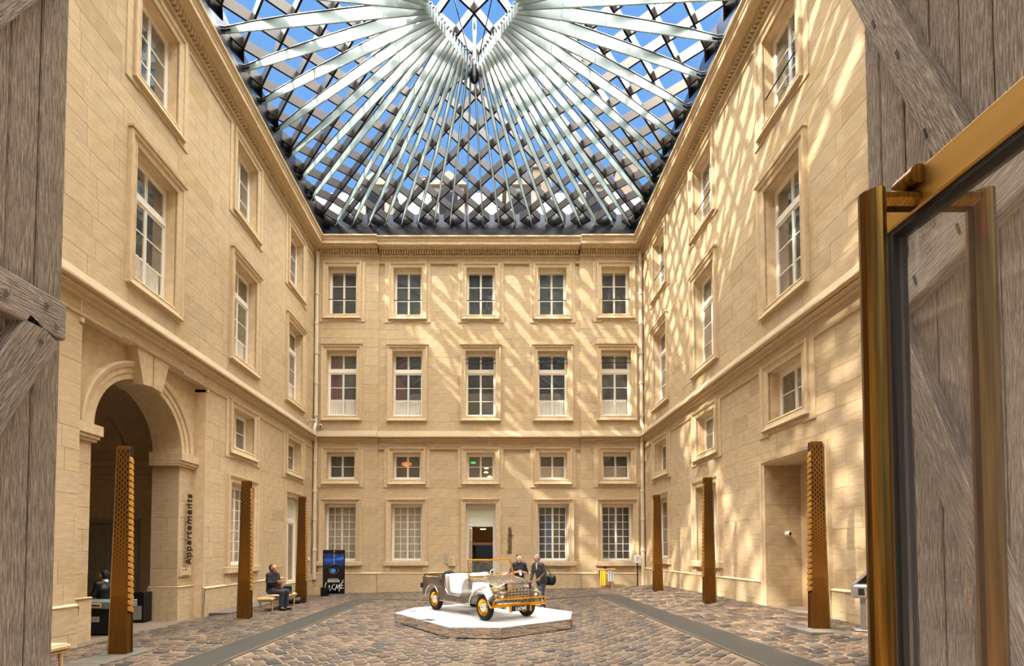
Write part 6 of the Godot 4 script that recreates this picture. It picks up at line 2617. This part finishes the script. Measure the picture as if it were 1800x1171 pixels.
	b.prism(PackedVector2Array([Vector2(-0.15, 0.82), Vector2(0.15, 0.82), Vector2(0.15, 1.10), Vector2(0.10, 1.10)]), -0.10, 0.10)
	put(hd, "hood", b, M.silver)
	b = mb()
	b.prism(PackedVector2Array([Vector2(-0.10, 0.845), Vector2(0.13, 0.845), Vector2(0.13, 1.07), Vector2(0.105, 1.07)]), 0.10, 0.106)
	put(hd, "dark_glass", b, M.black_gloss)
	b = mb()
	for q in [[-0.09, 0.64, 0.0, 0.76], [0.03, 0.72, 0.10, 0.78], [0.05, 0.62, 0.12, 0.68]]:
		b = mb()
		b.rbox(Vector3(q[0], q[1], 0.14), Vector3(q[2], q[3], 0.146), 0.003)
		put(hd, "slot", b, M.ink)

func plaque(f: Transform3D, at: Vector3, w: float, h: float, m: Material, lines: int, label: String) -> void:
	var b := mb()
	b.rbox(Vector3(-w / 2, -h / 2, 0.0), Vector3(w / 2, h / 2, 0.05), 0.006)
	var o := put(self, "plaque", b, m, f * Transform3D(Basis.IDENTITY, at))
	tag(o, label, "plaque")
	b = mb()
	for i in lines:
		var y := h * 0.32 - i * h * 0.62 / maxi(1, lines - 1)
		if lines == 2:
			y -= 0.03
		var e := w * (0.38 if i % 2 else 0.2)
		b.box(Vector3(-w * 0.40, y, 0.05), Vector3(-w * 0.40 + e * 1.8, y + 0.016, 0.052))
	if lines == 2:
		b.sphere(Vector3(0, h * 0.28, 0.05), Vector3(0.022, 0.022, 0.006), 6, 10)
	put(o, "plaque_lines", b, M.ink)

func drainpipes() -> void:
	for s in 2:
		var x := -8.0 if s == 0 else 7.03
		var t := thing("drainpipe", "pale cast drainpipe with collars in the %s corner of the far facade" % ("left" if s == 0 else "right"), "pipe", Vector3(x, 0, -21.60), 0.0)
		var b := mb()
		var foot := 0.55 if s == 0 else 0.10
		b.tube([Vector3(0, foot, 0), Vector3(0, 6.86, 0)], 0.085, 14)
		b.tube([Vector3(0, 6.86, 0), Vector3(0, 7.1, 0.16), Vector3(0, 7.45, 0.16), Vector3(0, 7.7, 0)], 0.085, 14)
		b.tube([Vector3(0, 7.7, 0), Vector3(0, 15.35, 0)], 0.085, 14)
		b.tube([Vector3(0, 15.35, 0), Vector3(0, 15.75, 0.0)], [0.085, 0.12], 14)
		put(t, "pipe", b, M.zinc_pipe)
		for y in [1.9, 3.3, 4.6, 6.0, 8.1, 9.6, 11.0, 12.4, 13.8, 15.1]:
			b = mb()
			b.lathe([Vector2(0.085, -0.06), Vector2(0.105, -0.05), Vector2(0.105, 0.05), Vector2(0.085, 0.06)], 16)
			put(t, "collar", b, M.zinc_pipe, Transform3D(Basis.IDENTITY, Vector3(0, y, 0)))

func poster_image() -> ImageTexture:
	# the print on the poster: night blue ground, the blue bonnet of a car with a round lamp in a gilt ring
	var w := 180
	var h := 300
	var im := Image.create(w, h, false, Image.FORMAT_RGB8)
	var nz := FastNoiseLite.new()
	nz.seed = 5
	nz.frequency = 0.025
	for y in h:
		for x in w:
			var c := Color(0.03, 0.035, 0.06)
			var u := float(x) / w
			var v := float(y) / h
			var k := nz.get_noise_2d(x * 0.6, y * 2.4) * 0.5 + 0.5
			if v > 0.10 and v < 0.62:
				c = c.lerp(Color(0.14, 0.30, 0.64), clampf(k * 1.6 - 0.1, 0, 1) * (1.0 if v < 0.5 else 0.45))
			if v > 0.28 and v < 0.34 + 0.03 * sin(u * 5.0):
				c = Color(0.16, 0.40, 0.74).lerp(c, 0.4 * k)
			if v > 0.20 and v < 0.31 and u > 0.64 and v > 0.36 - u * 0.17:
				c = Color(0.24, 0.50, 0.86).lerp(c, 0.3 * k)
			if v > 0.5:
				c = c.lerp(Color(0.07, 0.04, 0.10), 0.5 * k)
			var d := Vector2((x - 0.47 * w), (y - 0.70 * h)).length()
			var d2 := Vector2((x - 0.50 * w), (y - 0.68 * h)).length()
			if d2 < 44:
				c = Color(0.05, 0.05, 0.06)
			if d2 < 44 and d2 > 38 and y > 0.6 * h:
				c = Color(0.42, 0.33, 0.18)
			if d < 24:
				c = Color(0.25, 0.58, 0.88).lerp(Color(0.10, 0.36, 0.70), absf(sin(d * 0.5)) * 0.6)
			if absf(u - 0.52) < 0.03 and v < 0.5 and fmod(v * 14.0, 1.0) < 0.4:
				c = Color(0.85, 0.74, 0.45).lerp(Color(0.7, 0.72, 0.8), v * 1.6)
			im.set_pixel(x, y, c)
	return ImageTexture.create_from_image(im)

func poster_stand() -> void:
	var t := thing("poster_stand", "tall black poster stand with a blue print reading MAISON LACMÉ, left of the far facade", "poster stand", Vector3(-6.62, ground(-6.62, -20.15), -20.15), 0.06)
	var b := mb()
	b.rbox(Vector3(-0.46, 0.05, -0.05), Vector3(0.46, 1.92, 0.03), 0.02)
	put(t, "frame", b, M.black_gloss)
	b = mb()
	b.quaduv(Vector3(-0.42, 0.68, 0.034), Vector3(0.42, 0.68, 0.034), Vector3(0.42, 1.88, 0.034), Vector3(-0.42, 1.88, 0.034))
	var pm := mat("poster_print", Color(1, 1, 1), 0.3)
	pm.albedo_texture = poster_image()
	put(t, "print", b, pm)
	b = mb()
	b.rbox(Vector3(-0.30, 0, -0.28), Vector3(0.62, 0.05, 0.28), 0.015)
	put(t, "base", b, M.slate)
	put(t, "poster_lettering", text("MAISON", 0.155, 0.004, true), M.white, Transform3D(Basis.from_scale(Vector3(0.82, 1, 1)), Vector3(0.0, 0.60, 0.036)))
	b = mb()
	b.box(Vector3(-0.22, 0.685, 0.034), Vector3(0.20, 0.70, 0.04))
	# brushed capitals L A C M E with an accent
	var strokes := [[Vector2(-0.30, 0.55), Vector2(-0.40, 0.22)], [Vector2(-0.44, 0.17), Vector2(-0.24, 0.27)],
		[Vector2(-0.26, 0.16), Vector2(-0.17, 0.42)], [Vector2(-0.17, 0.42), Vector2(-0.13, 0.18)], [Vector2(-0.24, 0.25), Vector2(-0.14, 0.28)],
		[Vector2(0.06, 0.46), Vector2(-0.04, 0.42)], [Vector2(-0.04, 0.42), Vector2(-0.07, 0.28)], [Vector2(-0.07, 0.28), Vector2(0.05, 0.25)],
		[Vector2(0.07, 0.20), Vector2(0.14, 0.46)], [Vector2(0.14, 0.46), Vector2(0.16, 0.28)], [Vector2(0.16, 0.28), Vector2(0.26, 0.48)], [Vector2(0.26, 0.48), Vector2(0.24, 0.16)],
		[Vector2(0.33, 0.52), Vector2(0.30, 0.28)], [Vector2(0.33, 0.52), Vector2(0.43, 0.55)], [Vector2(0.32, 0.40), Vector2(0.41, 0.42)], [Vector2(0.30, 0.28), Vector2(0.43, 0.31)], [Vector2(0.34, 0.58), Vector2(0.42, 0.64)]]
	for q in strokes:
		b.beam(Vector3(q[0].x, q[0].y, 0.036), Vector3(q[1].x, q[1].y, 0.036), 0.008, 0.024, (Vector3(q[1].x - q[0].x, q[1].y - q[0].y, 0)).cross(Vector3(0, 0, 1)).normalized())
	put(t, "poster_lettering", b, M.white)
	b = mb()
	b.rbox(Vector3(-0.15, 0, -0.13), Vector3(0.15, 0.37, 0.13), 0.01)
	tag(put(self, "floor_box", b, M.black_gloss, Transform3D(Basis.IDENTITY, Vector3(-6.72, ground(-6.7, -19.4), -19.4))), "black glossy box on the setts before the poster stand", "box")

# ------------------------------------------------------------------ entrance doors
func plank_leaf(called: String, label: String, s: float, z_end: float) -> Node3D:
	# an old oak carriage door leaf standing open along z: planks on the outside, ledges and braces on the face towards the passage
	var t := thing(called, label, "door leaf", Vector3(2.0 * s, 0, 0))
	var z := -z_end
	var i := 0
	while z < -0.42:
		var w := 0.09 if i == 0 and s > 0 else 0.133
		var b := mb()
		b.rbox(Vector3(-0.0 if s > 0 else -0.07, 0.08, z + 0.003), Vector3(0.07 if s > 0 else 0.0, 5.15, z + w - 0.003), 0.005)
		b.xf = Transform3D.IDENTITY
		var p := put(t, "plank", b, M.oak, Transform3D(Basis.IDENTITY, Vector3(rnd(-0.003, 0.003), 0, 0)))
		p.set_meta("grain", i)
		z += w
		i += 1
	return t

func ledge(t: Node3D, s: float, z0: float, z1: float, y0: float, y1: float, th := 0.07) -> void:
	brace(t, s, Vector2(z0, (y0 + y1) / 2), Vector2(z1, (y0 + y1) / 2), y1 - y0)
	t.get_child(t.get_child_count() - 1).name = "ledge"

func brace(t: Node3D, s: float, a: Vector2, d: Vector2, w: float) -> void:   # a, d: (depth, height) of the mid line; the grain runs along it
	var b := mb()
	var l := (d - a).length()
	var y0 := rnd(0.0, 3.0)
	b.rbox(Vector3(-0.068 if s > 0 else 0.0, y0, -w / 2), Vector3(0.0 if s > 0 else 0.068, y0 + l, w / 2), 0.006)
	var dir := Vector3(0, a.y - d.y, d.x - a.x).normalized()
	var bas := Basis(Vector3(1, 0, 0), dir, Vector3(1, 0, 0).cross(dir))
	put(t, "brace", b, M.oak_local, Transform3D(bas, Vector3(0, d.y, -d.x) - dir * y0))

func build_entrance() -> void:
	var l := plank_leaf("carriage_door", "weathered grey oak carriage door leaf with ledge and braces, left edge of the picture", -1.0, 2.18)
	ledge(l, -1.0, 0.5, 2.13, 2.83, 3.0)
	ledge(l, -1.0, 0.5, 2.13, 0.5, 0.68)
	ledge(l, -1.0, 0.5, 2.13, 4.75, 4.93)
	brace(l, -1.0, Vector2(2.03, 2.84), Vector2(0.88, 0.60), 0.16)
	brace(l, -1.0, Vector2(2.13, 4.80), Vector2(1.22, 2.98), 0.20)
	var pegs := [[2.03, 2.95], [2.08, 2.88], [1.86, 2.91], [2.01, 2.78], [1.75, 2.97]]
	for q in pegs:
		var b := mb()
		b.tube([Vector3(0.07, q[1], -q[0]), Vector3(0.082, q[1], -q[0])], 0.011, 7)
		put(l, "peg", b, M.oak_local)
	var r := plank_leaf("carriage_door", "weathered grey oak carriage door leaf behind the glass door, right edge of the picture", 1.0, 2.44)
	brace(r, 1.0, Vector2(2.42, 4.95), Vector2(1.845, 3.32), 0.13)
	brace(r, 1.0, Vector2(2.30, 3.06), Vector2(1.50, 3.36), 0.21)
	brace(r, 1.0, Vector2(2.26, 2.95), Vector2(1.56, 1.0), 0.13)
	ledge(r, 1.0, 0.5, 2.40, 0.5, 0.68)
	ledge(r, 1.0, 0.5, 2.40, 4.85, 5.03)
	for q in [[2.29, 4.52], [2.16, 4.22], [2.03, 3.72], [2.1, 3.1], [1.9, 3.2]]:
		var b := mb()
		b.beam(Vector3(-0.069, q[1] - 0.024, -q[0]), Vector3(-0.069, q[1] + 0.024, -q[0] - 0.012), 0.006, 0.010)
		put(r, "iron_nail", b, M.ink)
	# glass door with bronze rails and a tall pull handle on both faces
	var t := thing("glass_door", "open glass door with bronze rail and tall bronze pull handle, right foreground", "glass door", Vector3(0.985, 0, 0))
	var z1 := 1.166
	var z0 := 0.03
	var b := mb()
	b.rbox(Vector3(0, 2.662, -z1), Vector3(0.055, 2.752, -z0), 0.004)
	put(t, "top_rail", b, M.bronze_rail)
	b = mb()
	b.rbox(Vector3(0, 0.06, -z1), Vector3(0.055, 0.2, -z0), 0.004)
	put(t, "bottom_rail", b, M.bronze_rail)
	b = mb()
	b.rbox(Vector3(0.004, 0.2, -z1), Vector3(0.05, 2.662, -z1 + 0.022), 0.003)
	put(t, "stile", b, M.bronze_dark)
	b = mb()
	b.rbox(Vector3(0.004, 0.2, -z0 - 0.03), Vector3(0.05, 2.662, -z0), 0.003)
	put(t, "stile", b, M.bronze_dark)
	b = mb()
	b.box(Vector3(0.006, 2.648, -z1 + 0.022), Vector3(0.048, 2.662, -z0 - 0.03))
	b.box(Vector3(0.006, 0.2, -z1 + 0.022), Vector3(0.02, 2.648, -z1 + 0.030))
	put(t, "gasket", b, M.black)
	b = mb()
	b.box(Vector3(0.022, 0.2, -z1 + 0.024), Vector3(0.034, 2.652, -z0 - 0.03))
	put(t, "glass_pane", b, M.door_glass)
	var zh := -1.072
	for s in [-1, 1]:
		b = mb()
		var x: float = 0.028 + 0.125 * s
		var prof := []
		for i in 16:
			var a := TAU * i / 16
			var rr := 0.027 * (1.0 + 0.06 * cos(4 * a))
			prof.append(Vector2(x + rr * cos(a), -zh + rr * sin(a)))
		b.xf = Transform3D(Basis(Vector3(1, 0, 0), Vector3(0, 0, -1), Vector3(0, 1, 0)), Vector3.ZERO)
		b.prism(PackedVector2Array(prof), 0.85, 2.70)
		put(t, "pull_handle", b, M.bronze_bar)
	for y in [2.684, 0.87]:
		b = mb()
		b.rbox(Vector3(0.028 - 0.14, y - 0.018, zh - 0.022), Vector3(0.028 + 0.14, y + 0.018, zh + 0.022), 0.012)
		put(t, "handle_arm", b, M.bronze_bar)
	b = mb()
	b.tube([Vector3(-0.012, 2.728, zh - 0.02), Vector3(-0.012, 2.728, zh + 0.03)], 0.022, 12)
	put(t, "handle_fixing", b, M.bronze_bar)
